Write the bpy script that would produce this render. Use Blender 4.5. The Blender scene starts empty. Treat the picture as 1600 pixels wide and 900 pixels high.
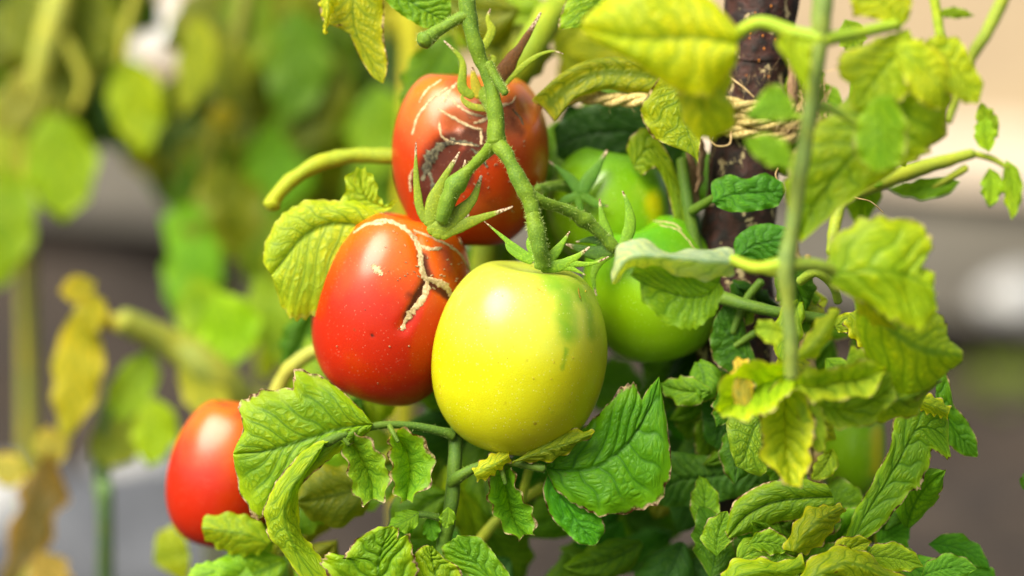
import bpy, math, random
import numpy as np
from mathutils import Vector, Matrix, noise
from mathutils.bvhtree import BVHTree
random.seed(7); RS = np.random.RandomState(7)

# ------------------------------------------------------------------ camera, sky, sun
sc = bpy.context.scene
col = sc.collection
TILT = math.radians(15.0)
DIST, FOC, CH = 0.80, 90.0, 0.78
CAM = Vector((0, -DIST * math.cos(TILT), CH))
FW = Vector((0, math.cos(TILT), -math.sin(TILT))); UP = Vector((0, math.sin(TILT), math.cos(TILT))); RT = Vector((1, 0, 0))
cd = bpy.data.cameras.new('camera'); cam = bpy.data.objects.new('camera', cd); col.objects.link(cam)
cam.location = CAM; cam.rotation_euler = (math.pi / 2 - TILT, 0, 0)
cd.lens = FOC; cd.sensor_width = 36; cd.clip_start = 0.02; cd.clip_end = 400
cd.dof.use_dof = True; cd.dof.focus_distance = DIST - 0.012; cd.dof.aperture_fstop = 3.6
sc.camera = cam
SUN_EL, SUN_AZ = math.radians(54), math.radians(228)     # azimuth measured clockwise from +Y (beyond the plants)
w = bpy.data.worlds.new('World'); sc.world = w; w.use_nodes = True
wn = w.node_tree.nodes; wl = w.node_tree.links
sky = wn.new('ShaderNodeTexSky'); sky.sky_type = 'NISHITA'; sky.sun_disc = False
sky.sun_elevation = SUN_EL; sky.sun_rotation = SUN_AZ; sky.dust_density = 4.0; sky.air_density = 1.0; sky.ozone_density = 1.0
hz = wn.new('ShaderNodeHueSaturation'); hz.inputs['Saturation'].default_value = .45; wl.new(sky.outputs[0], hz.inputs['Color'])
bg = wn['Background']; wl.new(hz.outputs[0], bg.inputs[0]); bg.inputs[1].default_value = 0.09
sd = bpy.data.lights.new('sun', 'SUN'); sun = bpy.data.objects.new('sun', sd); col.objects.link(sun)
sd.energy = 4.6; sd.angle = math.radians(42); sd.color = (1.0, 0.91, 0.74)
dsun = Vector((math.sin(SUN_AZ) * math.cos(SUN_EL), math.cos(SUN_AZ) * math.cos(SUN_EL), math.sin(SUN_EL)))
sun.rotation_euler = dsun.to_track_quat('Z', 'Y').to_euler(); sun.location = dsun * 3
sc.view_settings.view_transform = 'Standard'; sc.view_settings.look = 'None'
sc.view_settings.exposure = 0.96; sc.view_settings.gamma = 1.0

K = 36.0 / 1600 / FOC
def P(x, y, d=0.0):
    """point seen at photo position (x, y), d millimetres beyond the truss"""
    s = DIST + d / 1000.0
    return CAM + FW * s + RT * ((x - 800) * K * s) + UP * ((450 - y) * K * s)
def G(x, y, z=0.0):
    r = FW + RT * ((x - 800) * K) + UP * ((450 - y) * K)
    t = (z - CAM.z) / r.z
    return CAM + r * t
MM = 0.0002   # metres per photo pixel at the truss

# ------------------------------------------------------------------ materials
def rgb(h):
    c = [int(h[i:i + 2], 16) / 255 for i in (0, 2, 4)]
    return tuple(x / 12.92 if x <= .04045 else ((x + .055) / 1.055) ** 2.4 for x in c) + (1,)
def mat(name):
    m = bpy.data.materials.new(name); m.use_nodes = True
    nt = m.node_tree; nt.nodes.clear()
    out = nt.nodes.new('ShaderNodeOutputMaterial')
    return m, nt, out
class N:
    def __init__(s, nt): s.nt = nt
    def n(s, t, ins=None, **kw):
        nd = s.nt.nodes.new(t)
        for k, v in kw.items(): setattr(nd, k, v)
        for k, v in (ins or {}).items():
            if isinstance(v, bpy.types.NodeSocket): s.nt.links.new(v, nd.inputs[k])
            else: nd.inputs[k].default_value = v
        return nd
    def math(s, op, a, b=0.0, c=0.0, clamp=False):
        nd = s.n('ShaderNodeMath', {0: a, 1: b, 2: c}, operation=op); nd.use_clamp = clamp; return nd.outputs[0]
    def mix(s, f, a, b, mode='MIX'):
        nd = s.nt.nodes.new('ShaderNodeMix'); nd.data_type = 'RGBA'; nd.blend_type = mode; nd.clamp_factor = True
        for k, v in ((0, f), (6, a), (7, b)):
            if isinstance(v, bpy.types.NodeSocket): s.nt.links.new(v, nd.inputs[k])
            else: nd.inputs[k].default_value = v
        return nd.outputs[2]
    def ss(s, x, a, b):
        nd = s.n('ShaderNodeMapRange', {0: x, 1: a, 2: b, 3: 0.0, 4: 1.0}, interpolation_type='SMOOTHSTEP'); return nd.outputs[0]
    def noise(s, vec, scale, detail=3.0, rough=.55):
        return s.n('ShaderNodeTexNoise', {'Vector': vec, 'Scale': scale, 'Detail': detail, 'Roughness': rough}).outputs[0]
    def attr(s, name): return s.n('ShaderNodeAttribute', attribute_name=name).outputs['Fac']

def leaf_material():
    m, nt, out = mat('leaf_blade'); a = N(nt)
    oi = a.n('ShaderNodeObjectInfo'); tc = a.n('ShaderNodeTexCoord').outputs['Object']
    rim = a.attr('rim'); ph = a.attr('phase'); av = a.attr('side'); fade = a.attr('fade')
    off = a.math('MULTIPLY', oi.outputs['Random'], 37.0)
    rnd = a.n('ShaderNodeVectorMath', {0: tc, 1: a.n('ShaderNodeCombineXYZ', {0: off, 1: off}).outputs[0]}, operation='ADD').outputs[0]
    n1 = a.noise(rnd, 55, 3); n2 = a.noise(rnd, 520, 3); n3 = a.noise(rnd, 170, 4, .65); nj = a.noise(rnd, 110, 2)
    base = a.mix(1.0, oi.outputs['Color'], (1.06, 1.04, .48, 1), 'MULTIPLY'); al = oi.outputs['Alpha']
    yel = a.mix(1.0, base, (1.75, 1.32, .4, 1), 'MULTIPLY')
    dark = a.mix(1.0, base, (.24, .46, .4, 1), 'MULTIPLY')
    # side veins leave the midrib; finer cells lie between them
    phj = a.math('ADD', ph, a.math('MULTIPLY_ADD', nj, .12, -.06))
    t = a.math('FRACT', phj); tt = a.math('MINIMUM', t, a.math('SUBTRACT', 1.0, t))
    w1 = a.math('SUBTRACT', 1.0, a.ss(tt, .015, .11))
    w1 = a.math('MULTIPLY', w1, a.ss(av, 1.15, .5))
    mid = a.math('SUBTRACT', 1.0, a.ss(av, .015, .07))
    vein = a.math('MAXIMUM', w1, mid)
    vec = a.n('ShaderNodeCombineXYZ', {0: a.math('MULTIPLY_ADD', av, 3.4, a.math('MULTIPLY', phj, 2.3)), 1: a.math('MULTIPLY', av, 7.5), 2: off}).outputs[0]
    cell = a.n('ShaderNodeTexVoronoi', {'Vector': vec, 'Scale': 1.0, 'Randomness': .85}, feature='DISTANCE_TO_EDGE').outputs['Distance']
    fine = a.n('ShaderNodeTexVoronoi', {'Vector': vec, 'Scale': 3.2, 'Randomness': .9}, feature='DISTANCE_TO_EDGE').outputs['Distance']
    dome = a.math('MULTIPLY', a.ss(tt, .0, .42), a.ss(cell, .0, .34))
    cl = a.math('SUBTRACT', 1.0, a.ss(cell, .0, .10)); fl = a.math('SUBTRACT', 1.0, a.ss(fine, .0, .10))
    pf = a.math('MULTIPLY', a.math('MULTIPLY_ADD', dome, .75, a.math('MULTIPLY_ADD', n1, 2.6, -1.3), clamp=True), .95)
    c = a.mix(pf, base, yel)
    c = a.mix(a.math('MULTIPLY', a.ss(a.noise(rnd, 38, 3), .48, .62), .42), c, a.mix(1.0, base, (.52, .74, .7, 1), 'MULTIPLY'))
    c = a.mix(a.math('MULTIPLY', fl, .22), c, dark)
    c = a.mix(a.math('MULTIPLY', cl, .38), c, dark)
    c = a.mix(a.math('MULTIPLY', vein, .8), c, dark)
    c = a.mix(a.math('MULTIPLY', n2, .3), c, yel)
    # yellowed and scorched margin
    e = a.math('ADD', rim, a.math('MULTIPLY_ADD', n3, .34, -.17))
    yr = a.math('MULTIPLY', a.ss(e, .60, .98), a.math('MULTIPLY', al, .85))
    c = a.mix(yr, c, a.mix(1.0, base, (2.1, 1.5, .4, 1), 'MULTIPLY'))
    br = a.math('MULTIPLY', a.ss(e, .92, .985), a.ss(al, .12, .5))
    brc = a.mix(a.ss(n2, .42, .66), rgb('4a2c14'), rgb('c4ab88'))
    c = a.mix(br, c, brc)
    sp = a.math('MULTIPLY', a.ss(n3, .67, .71), a.ss(al, .5, 1.0))
    c = a.mix(a.math('MULTIPLY', sp, .75), c, rgb('5f4318'))
    bh = a.math('ADD', a.math('MULTIPLY', fl, -.10), a.math('MULTIPLY_ADD', n2, .12, a.math('MULTIPLY', dome, .7)))
    bh = a.math('MULTIPLY', a.math('SUBTRACT', bh, a.math('MULTIPLY', vein, .25)), fade)
    bp = a.n('ShaderNodeBump', {'Strength': .48, 'Distance': .0009, 'Height': bh}).outputs[0]
    pr = a.n('ShaderNodeBsdfPrincipled', {'Base Color': c, 'Roughness': a.math('MULTIPLY_ADD', n2, .25, .36), 'Specular IOR Level': .3, 'Normal': bp})
    tr = a.n('ShaderNodeBsdfTranslucent', {'Color': a.mix(1.0, c, (2.0, 1.9, .12, 1), 'MULTIPLY'), 'Normal': bp})
    mx = a.n('ShaderNodeMixShader', {0: .42, 1: pr.outputs[0], 2: tr.outputs[0]})
    nt.links.new(mx.outputs[0], out.inputs[0])
    return m
def simple_mat(name, c1, c2, scale=300, rough=.6, bump=.3, bdist=.0005, spec=.4, c3=None, t3=.62, sheen=0, sss=0, scale3=None):
    m, nt, out = mat(name); a = N(nt)
    tc = a.n('ShaderNodeTexCoord').outputs['Object']
    n1 = a.noise(tc, scale, 5, .6)
    c = a.mix(a.ss(n1, .35, .65), c1, c2)
    if c3: c = a.mix(a.ss(a.noise(tc, scale3 or scale * .35, 5, .7), t3, t3 + .05), c, c3)
    bp = a.n('ShaderNodeBump', {'Strength': bump, 'Distance': bdist, 'Height': n1}).outputs[0]
    pr = a.n('ShaderNodeBsdfPrincipled', {'Base Color': c, 'Roughness': rough, 'Specular IOR Level': spec, 'Normal': bp, 'Sheen Weight': sheen,
             'Subsurface Weight': sss, 'Subsurface Radius': (.4, 1, .2), 'Subsurface Scale': .002})
    nt.links.new(pr.outputs[0], out.inputs[0]); return m
def stem_material():
    m, nt, out = mat('stem_skin'); a = N(nt)
    oi = a.n('ShaderNodeObjectInfo'); tc = a.n('ShaderNodeTexCoord').outputs['Object']
    n1 = a.noise(tc, 90, 3); n2 = a.noise(tc, 1600, 3)
    base = a.mix(1.0, oi.outputs['Color'], (.82, .86, .6, 1), 'MULTIPLY'); tip = a.attr('tip')
    c = a.mix(a.ss(n1, .35, .7), base, a.mix(1.0, base, (1.4, 1.15, .6, 1), 'MULTIPLY'))
    c = a.mix(a.math('MULTIPLY', a.ss(n2, .5, .62), .35), c, a.mix(1.0, base, (2.4, 1.9, .9, 1), 'MULTIPLY'))
    e = a.math('MULTIPLY', a.ss(a.math('ADD', tip, a.math('MULTIPLY_ADD', n1, .3, -.15)), .72, .84), oi.outputs['Alpha'])
    c = a.mix(e, c, a.mix(a.ss(n2, .4, .6), rgb('5b3a1c'), rgb('cbb79a')))
    bp = a.n('ShaderNodeBump', {'Strength': .7, 'Distance': .0003, 'Height': n2}).outputs[0]
    pr = a.n('ShaderNodeBsdfPrincipled', {'Base Color': c, 'Roughness': .6, 'Specular IOR Level': .25, 'Normal': bp, 'Sheen Weight': .10,
             'Sheen Roughness': .35, 'Sheen Tint': (.8, 1, .4, 1), 'Subsurface Weight': .15, 'Subsurface Radius': (.5, 1, .2), 'Subsurface Scale': .0015})
    nt.links.new(pr.outputs[0], out.inputs[0]); return m
def fruit_material(name, base, top, blot, rough=.22, speck=(1, .8, .5, 1), rotc='1a0c07', wrinkle=0.0, dotamt=.28):
    m, nt, out = mat(name); a = N(nt)
    tc = a.n('ShaderNodeTexCoord').outputs['Object']
    n1 = a.noise(tc, 45, 3); n2 = a.noise(tc, 190, 4, .65); n3 = a.noise(tc, 1500, 2)
    at = a.attr('top'); ab = a.attr('blot'); ar = a.attr('rot')
    c = a.mix(a.ss(a.math('ADD', at, a.math('MULTIPLY_ADD', n1, .6, -.3)), .15, .85), base, top)
    c = a.mix(a.ss(a.math('ADD', ab, a.math('MULTIPLY_ADD', n2, .7, -.35)), .1, 1.0), c, blot)
    c = a.mix(a.math('MULTIPLY', n1, .25), c, a.mix(1.0, c, (1.2, .8, .7, 1), 'MULTIPLY'))
    c = a.mix(a.math('MULTIPLY', a.ss(n2, .45, .7), .22), c, a.mix(1.0, c, (1.12, 1.22, 2.2, 1), 'MULTIPLY'))
    c = a.mix(a.math('MULTIPLY', a.ss(a.noise(tc, 85, 5, .7), .52, .7), .3), c, a.mix(1.0, c, (.86, .9, .8, 1), 'MULTIPLY'))
    r = a.ss(a.math('ADD', ar, a.math('MULTIPLY_ADD', n2, .7, -.38)), .15, .75)
    c = a.mix(a.math('MULTIPLY', r, .93), c, a.mix(n2, rgb(rotc), rgb('45200f')))
    vo = a.n('ShaderNodeTexVoronoi', {'Vector': tc, 'Scale': 950.0, 'Randomness': 1.0})
    keep = a.ss(a.noise(tc, 300, 2), .42, .58)
    dots = a.math('MULTIPLY', a.math('SUBTRACT', 1.0, a.ss(vo.outputs['Distance'], .1, .22)), keep)
    c = a.mix(a.math('MULTIPLY', dots, dotamt), c, speck)
    vo2 = a.n('ShaderNodeTexVoronoi', {'Vector': tc, 'Scale': 130.0, 'Randomness': 1.0})
    bl = a.math('MULTIPLY', a.math('SUBTRACT', 1.0, a.ss(vo2.outputs['Distance'], .05, .11)), a.ss(n2, .5, .6))
    c = a.mix(a.math('MULTIPLY', bl, .5), c, rgb('6b3a14'))
    wr = a.math('MULTIPLY', a.noise(tc, 150, 4, .6), a.math('MULTIPLY_ADD', ar, 3.0, a.math('MULTIPLY', ab, wrinkle)))
    bh = a.math('ADD', a.math('MULTIPLY_ADD', n3, .2, wr), a.math('MULTIPLY', n2, .5))
    bp = a.n('ShaderNodeBump', {'Strength': .2, 'Distance': .0006, 'Height': bh}).outputs[0]
    rg = a.math('MULTIPLY_ADD', r, .35, a.math('MULTIPLY_ADD', n2, .25, rough + .08))
    pr = a.n('ShaderNodeBsdfPrincipled', {'Base Color': c, 'Roughness': rg, 'Specular IOR Level': .22, 'Normal': bp, 'Coat Weight': a.math('MULTIPLY', a.math('SUBTRACT', 1.0, r), .5), 'Coat Roughness': .24,
             'Subsurface Weight': .15, 'Subsurface Radius': (1.0, .7, .1), 'Subsurface Scale': .003})
    nt.links.new(pr.outputs[0], out.inputs[0]); return m

M_LEAF = leaf_material(); M_STEM = stem_material()
M_HAIR = simple_mat('stem_hair', rgb('b3c874'), rgb('93a848'), rough=.5, bump=0)
M_CORK = simple_mat('cork_scar', rgb('c9b58c'), rgb('a18a62'), 900, .8, .8, .0004)
M_CORKD = simple_mat('dark_cork', rgb('6f6a50'), rgb('2c2a20'), 700, .85, .9, .0005)
M_ROPE = simple_mat('twine_fibre', rgb('cdbb7c'), rgb('a08a4a'), 1200, .85, .9, .0006)
M_STRAW = simple_mat('dry_fibre', rgb('b8a074'), rgb('8a7044'), 500, .8, .5, .0004)

# ------------------------------------------------------------------ object helpers
WO = {}
def link(name, me, parent, origin, material=None, color=None):
    o = bpy.data.objects.new(name, me); col.objects.link(o)
    WO[o.name] = Vector(origin)
    if parent is not None:
        o.parent = parent; o.location = Vector(origin) - WO[parent.name]
    else: o.location = origin
    if material and me: me.materials.append(material)
    if color: o.color = color
    return o
def empty(name, origin, label=None, cat=None, group=None, parent=None):
    o = link(name, None, parent, origin)
    if label: o['label'] = label
    if cat: o['category'] = cat
    if group: o['group'] = group
    o.empty_display_size = .01
    return o
def tag(o, label=None, cat=None, group=None, kind=None):
    for k, v in (('label', label), ('category', cat), ('group', group), ('kind', kind)):
        if v: o[k] = v
    return o
def mesh(name, V, F, origin, attrs=None, smooth=True):
    me = bpy.data.meshes.new(name)
    V = np.asarray(V, dtype=np.float64) - np.array(origin)
    me.from_pydata(V.tolist(), [], F)
    if smooth: me.polygons.foreach_set('use_smooth', [True] * len(me.polygons))
    for k, arr in (attrs or {}).items():
        at = me.attributes.new(k, 'FLOAT', 'POINT'); at.data.foreach_set('value', np.asarray(arr, dtype=np.float32).ravel())
    me.update(); return me
def grid_faces(n, m, wrap=False):
    F = []
    for i in range(n - 1):
        for j in range(m if wrap else m - 1):
            k = (j + 1) % m
            F.append((i * m + j, i * m + k, (i + 1) * m + k, (i + 1) * m + j))
    return F
def cr(pts, n, soft=1.0):
    """catmull-rom through pts (k x dims), n samples; soft blends towards straight segments"""
    p = np.asarray(pts, dtype=float); k = len(p)
    t = np.linspace(0, k - 1, n); i = np.minimum(t.astype(int), k - 2); f = (t - i)[:, None]
    g = lambda q: p[np.clip(q, 0, k - 1)]
    p0, p1, p2, p3 = g(i - 1), g(i), g(i + 1), g(i + 2)
    c = .5 * (2 * p1 + (p2 - p0) * f + (2 * p0 - 5 * p1 + 4 * p2 - p3) * f ** 2 + (3 * p1 - p0 - 3 * p2 + p3) * f ** 3)
    return soft * c + (1 - soft) * (p1 + (p2 - p1) * f)
def toW(a):
    """array of (x, y, d) photo positions -> world"""
    a = np.asarray(a, dtype=float); s = DIST + a[..., 2] / 1000
    return (np.array(CAM) + s[..., None] * np.array(FW) + ((a[..., 0] - 800) * K * s)[..., None] * np.array(RT)
            + ((450 - a[..., 1]) * K * s)[..., None] * np.array(UP))
def nz(V, sc_, seed=0.0):
    return np.array([noise.noise((v[0] * sc_ + seed, v[1] * sc_, v[2] * sc_)) for v in V])

# ------------------------------------------------------------------ tubes (stems, sepals)
def tube(name, pts, parent, color, flat=1.0, sides=12, hairs=0, hairlen=2.6, material=None, rough=.06, cap=True, d0=0, alpha=0, knots=None):
    """pts: (x, y, d, r) with r in photo pixels"""
    k = max(8, (len(pts) - 1) * 8)
    A = cr(pts, k); C = toW(A[:, :3]); R = np.maximum(A[:, 3], .3) * MM * (1 + A[:, 2] / 800)
    if knots:
        for kx, kr, kw in knots: R = R + kr * MM * np.exp(-((np.linspace(0, 1, k) - kx) / kw) ** 2)
    T = np.gradient(C, axis=0); T /= np.linalg.norm(T, axis=1)[:, None] + 1e-12
    ref = np.array(FW); S = np.cross(T, ref); S /= np.linalg.norm(S, axis=1)[:, None] + 1e-9; B = np.cross(S, T)
    if cap:   # rounded ends
        C = np.vstack([C[0] - T[0] * R[0] * .55, C[0] - T[0] * R[0] * .3, C, C[-1] + T[-1] * R[-1] * .3, C[-1] + T[-1] * R[-1] * .55])
        R = np.concatenate([[R[0] * .05, R[0] * .7], R, [R[-1] * .7, R[-1] * .05]])
        S = np.vstack([S[0], S[0], S, S[-1], S[-1]]); B = np.vstack([B[0], B[0], B, B[-1], B[-1]])
    n = len(C); ph = np.linspace(0, 2 * math.pi, sides, endpoint=False)
    V = C[:, None] + R[:, None, None] * (np.cos(ph)[None, :, None] * S[:, None] + flat * np.sin(ph)[None, :, None] * B[:, None])
    V = V.reshape(-1, 3)
    rr = np.repeat(R, sides)
    if rough: V = V + (nz(V, 260, len(pts)) * rr * rough * 2.5)[:, None] * (V - np.repeat(C, sides, 0)) / (rr[:, None] + 1e-9)
    tipa = np.repeat(np.linspace(0, 1, n), sides)
    o = C[1 if cap else 0]
    me = mesh(name, V, grid_faces(n, sides, True), o, {'tip': tipa})
    ob = link(name, me, parent, o, material or M_STEM, tuple(color[:3]) + (alpha,))
    if hairs:
        HV, HF = [], []
        idx = RS.randint(0, len(V) - sides - 1, hairs)
        for q in idx:
            i = q // sides; cpt = C[i]; f = RS.rand()
            p = V[q] * (1 - f) + V[min(q + sides, len(V) - 1)] * f
            nrm = p - cpt; ln = np.linalg.norm(nrm)
            if ln < 1e-7: continue
            nrm = nrm / ln + RS.randn(3) * .35
            L = hairlen * MM * (.4 + RS.rand() * .9); b = RS.randn(3) * .00003
            c = len(HV); HV += [p - b * .9, p + b * .9, p + nrm * L]; HF.append((c, c + 1, c + 2))
        h = mesh('stem_hair', HV, HF, o, smooth=False)
        hp = link('stem_hair', h, ob if parent.parent is None else parent, o, M_HAIR) if parent.parent is None else None
        if hp: hp['kind'] = 'stuff'
    return ob

# ------------------------------------------------------------------ leaf sheets
def pad(pts, d): return [(p + (d,)) if len(p) == 2 else p for p in pts]
def blade(name, Lp, Mp, Rp, parent, color, d=0, nu=46, nv=11, veins=7, slant=1.6, quilt=1.3, bulge=0, curl=0, ser=.035, nser=12,
          burn=.4, soft=.6, wob=1.5, off=(0, 0)):
    """a leaf lofted from its left margin, midrib and right margin; photo pixels, depth in mm"""
    Lp, Mp, Rp = pad(Lp, d), pad(Mp, d), pad(Rp, d)
    seed = random.random() * 50
    us = np.linspace(0, 1, nu); L = cr(Lp, nu, soft); M = cr(Mp, nu); R = cr(Rp, nu, soft)
    if off != (0, 0):
        for q in (L, M, R): q[:, 0] += off[0]; q[:, 1] += off[1]
    vs = np.linspace(-1, 1, 2 * nv + 1); av = np.abs(vs)
    E = np.where((vs < 0)[None, :, None], L[:, None], R[:, None])
    saw = ser * (np.abs(((us * nser + .3 * np.sin(us * 19 + seed)) % 1) * 2 - 1) - .5)
    fac = av[None, :] * (1 + saw[:, None] * av[None, :] ** 3)
    A = M[:, None] + (E - M[:, None]) * fac[:, :, None]
    V = toW(A)
    # normals
    du = np.gradient(V, axis=0); dv = np.gradient(V, axis=1)
    Nn = np.cross(du, dv); Nn /= np.linalg.norm(Nn, axis=2)[:, :, None] + 1e-12
    flip = np.sign(-(Nn @ np.array(FW)).mean()) or 1.0
    Nn = Nn * flip
    ph = us[:, None] * veins - slant * av[None, :] ** .8 + .3 * np.sin(us[:, None] * 9 + seed) + .10 * np.sin(av[None, :] * 7 + us[:, None] * 17 + seed) + np.where(vs < 0, .37, 0)[None, :]
    t = ph % 1.0; cell = np.floor(ph)
    t2 = (av[None, :] * 3.3 + .6 * np.sin(cell * 12.9 + seed) + .35 * np.sin(ph * 5)) % 1.0
    puff = np.sqrt(np.clip(4 * t * (1 - t), 0, 1)); puff2 = np.sqrt(np.clip(4 * t2 * (1 - t2), 0, 1))
    vein = np.exp(-(np.minimum(t, 1 - t) / .085) ** 2) * np.clip(1.2 - av[None, :] * .9, 0, 1)
    mid = np.exp(-(av[None, :] / (.05 * (1.25 - us[:, None]))) ** 2); vein = np.maximum(vein, mid)
    fade = np.sin(np.clip(us * 1.02, 0, 1) * math.pi)[:, None] ** .35 * np.clip((1.05 - av[None, :]) * 3, 0, 1)
    h = quilt * .62 * (puff * .7 + puff * puff2 * .3 - .8 * mid) * fade
    flat = V.reshape(-1, 3)
    wobn = nz(flat, 75, seed).reshape(V.shape[:2]) * wob * 1.3 * (.3 + av[None, :])
    rip = curl * av[None, :] ** 3 + bulge * 4 * av[None, :] * (1 - av[None, :]) * .5 + bulge * (1 - av[None, :] ** 2) * .5
    edge = np.sin(us[:, None] * nser * 2.3 + seed) * av[None, :] ** 6 * .5 * wob
    V = V + Nn * ((h + wobn + rip + edge) * .001)[:, :, None]
    rim = np.maximum(av[None, :] + 0 * us[:, None], np.clip((us[:, None] - .5) * 2, 0, 1) ** 3)
    o = V[0, nv]
    me = mesh(name, V.reshape(-1, 3), grid_faces(nu, 2 * nv + 1), o,
              {'rim': rim, 'phase': ph + 40, 'side': av[None, :] + 0 * us[:, None], 'fade': fade})
    return link(name, me, parent, o, M_LEAF, tuple(color[:3]) + (burn,))
def rleaf(x, y, d, ln, wd, ang, parent, color, name='leaf', bend=.25, dz=0, fold=0, lob=.13, nu=26, nv=6, burn=.3, **kw):
    """a free leaflet from its base point, length, half width and heading (degrees, 0 = right, 90 = down)"""
    a = math.radians(ang); m, l, r = [], [], []
    n = 9; hx, hy = x, y; ph = random.random() * 6
    for i in range(n):
        u = i / (n - 1)
        m.append((hx, hy, d + dz * u))
        wv = wd * (math.sin(math.pi * min(1, u * .93 + .045) ** .75)) * (1 + lob * math.sin(i * 2.6 + ph)) if 0 < i < n - 1 else 0
        px, py = -math.sin(a), math.cos(a); fx, fy = math.cos(a) * wv * .35, math.sin(a) * wv * .35
        l.append((hx + px * wv + fx, hy + py * wv + fy, d + dz * u + fold * wv * .2))
        r.append((hx - px * wv + fx, hy - py * wv + fy, d + dz * u + fold * wv * .2))
        a += bend / n * 2; hx += math.cos(a) * ln / (n - 1); hy += math.sin(a) * ln / (n - 1)
    return blade(name, l, m, r, parent, color, nu=nu, nv=nv, burn=burn, **{'ser': .03, 'nser': 8, **kw})

# ------------------------------------------------------------------ fruit
def tomato(label, x, y, d, rx, ry, roll, nod, material, egg=.08, pw=.82, dim=.10, lobes=(5, .02), group=None, res=(110, 140), rot=(), blot=(), dents=(), seed=0.0):
    cpt = P(x, y, d); s = (1 + d / 800) * MM
    a = math.radians(roll); ax = (UP * math.cos(a) + RT * math.sin(a)).normalized()
    nd = math.radians(nod); ax = (ax * math.cos(nd) - FW * math.sin(nd)).normalized()
    sx = ax.cross(FW).normalized(); sy = ax.cross(sx).normalized()
    nt_, npn = res
    th = np.linspace(0.0005, math.pi - .0005, nt_)[:, None]; ph = np.linspace(0, 2 * math.pi, npn, endpoint=False)[None, :]
    r = np.sin(th) ** pw * (1 - egg * np.cos(th)) * (1 + lobes[1] * np.cos(lobes[0] * ph + seed) * np.clip(np.cos(th) + .5, 0, 1.3))
    z = np.cos(th) * (1 + 0 * ph) - dim * 2.2 * np.exp(-(th / .30) ** 2) * (1 + 0 * ph) + dim * .35 * np.exp(-((math.pi - th) / .3) ** 2)
    R3 = rx * s; H3 = ry * s
    A = np.array(sx); B = np.array(sy); Z = np.array(ax)
    V = (np.array(cpt) + R3 * (r * np.cos(ph))[..., None] * A + R3 * (r * np.sin(ph))[..., None] * B + H3 * z[..., None] * Z).reshape(-1, 3)
    dirn = V - np.array(cpt); dirn /= np.linalg.norm(dirn, axis=1)[:, None]
    V = V + dirn * (nz(V, 38, seed) * R3 * .035)[:, None]
    F = grid_faces(nt_, npn, True)
    bvh = BVHTree.FromPolygons([Vector(v) for v in V], F)
    def hit(px, py):
        dr = (P(px, py) - CAM).normalized(); h = bvh.ray_cast(CAM, dr)
        return (h[0], h[1] if h[1].dot(dr) < 0 else -h[1]) if h[0] else (None, None)
    def field(spec):
        f = np.zeros(len(V))
        for poly in spec:
            pts, rad = poly[0], poly[1]; amp = poly[2] if len(poly) > 2 else 1.0
            if len(pts) > 1: pts = cr(pts, len(pts) * 5)
            for q in pts:
                h, _ = hit(q[0], q[1])
                if h is None: continue
                dd = np.linalg.norm(V - np.array(h), axis=1)
                f = np.maximum(f, amp * np.exp(-(dd / (rad * s)) ** 2))
        return f
    fr, fb, fd = field(rot), field(blot), field(dents)
    V = V - dirn * (fd * R3 * .09)[:, None]
    topa = np.clip((np.cos(th) + .25) / 1.25, 0, 1) * (1 + 0 * ph)
    root = empty('tomato', cpt, label, 'tomato', group)
    me = mesh('skin', V, F, cpt, {'top': topa, 'rot': fr, 'blot': fb})
    link('skin', me, root, cpt, material)
    bvh = BVHTree.FromPolygons([Vector(v) for v in V], F)
    return root, hit, s
def crack(root, hit, s, pts, wpx, name='crack', material=None, height=1.0):
    A = cr([(p[0], p[1]) for p in pts], max(6, len(pts) * 11)); H = []; sd_ = random.random() * 99
    for q in A:
        h, n_ = hit(q[0] + 1.3 * noise.noise((q[0] * .12, q[1] * .12, sd_)), q[1] + 1.3 * noise.noise((q[1] * .12, q[0] * .12, sd_ + 5)))
        if h is not None: H.append((np.array(h), np.array(n_)))
    if len(H) < 4: return
    C = np.array([h[0] for h in H]); Nn = np.array([h[1] for h in H]); T = np.gradient(C, axis=0)
    T /= np.linalg.norm(T, axis=1)[:, None] + 1e-12; S = np.cross(Nn, T)
    n = len(C); V = []
    for i in range(n):
        u = i / (n - 1); wv = wpx * s * (math.sin(math.pi * (u * .9 + .05)) ** .5) * (1 + 1.0 * noise.noise((i * .35, sd_, 0))) * .5
        for q in (-1, -.6, 0, .6, 1):
            hh = (-.00012 if abs(q) == 1 else .00022 * height * (.9 + .9 * noise.noise((i * .5, q * 2, sd_))) + (.0001 if abs(q) > .3 else -.00012))
            V.append(C[i] + S[i] * wv * (q + random.uniform(-.12, .12)) + Nn[i] * hh)
    o = C[0]
    link(name, mesh(name, V, grid_faces(n, 5), o), root, o, material or M_CORK)
def calyx(root, sepals, color, base=None, hairs=120, alpha=1.0):
    bx, by, bd, br = base
    c = empty('calyx', P(bx, by, bd), parent=root)
    for s_ in sepals:
        pts, wv = s_[0], s_[1]; colr = s_[2] if len(s_) > 2 else color
        k = len(pts); prof = [.75, 1.0, .85, .55, .3, .12]
        q = []
        for i, p in enumerate(pts):
            u = i / (k - 1) * 5; j = min(int(u), 4); f = u - j
            q.append((p[0], p[1], p[2] if len(p) > 2 else bd, wv * (prof[j] * (1 - f) + prof[j + 1] * f)))
        tube('sepal', q, c, colr, flat=.24, sides=10, alpha=alpha, rough=.08)
    return c
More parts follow.
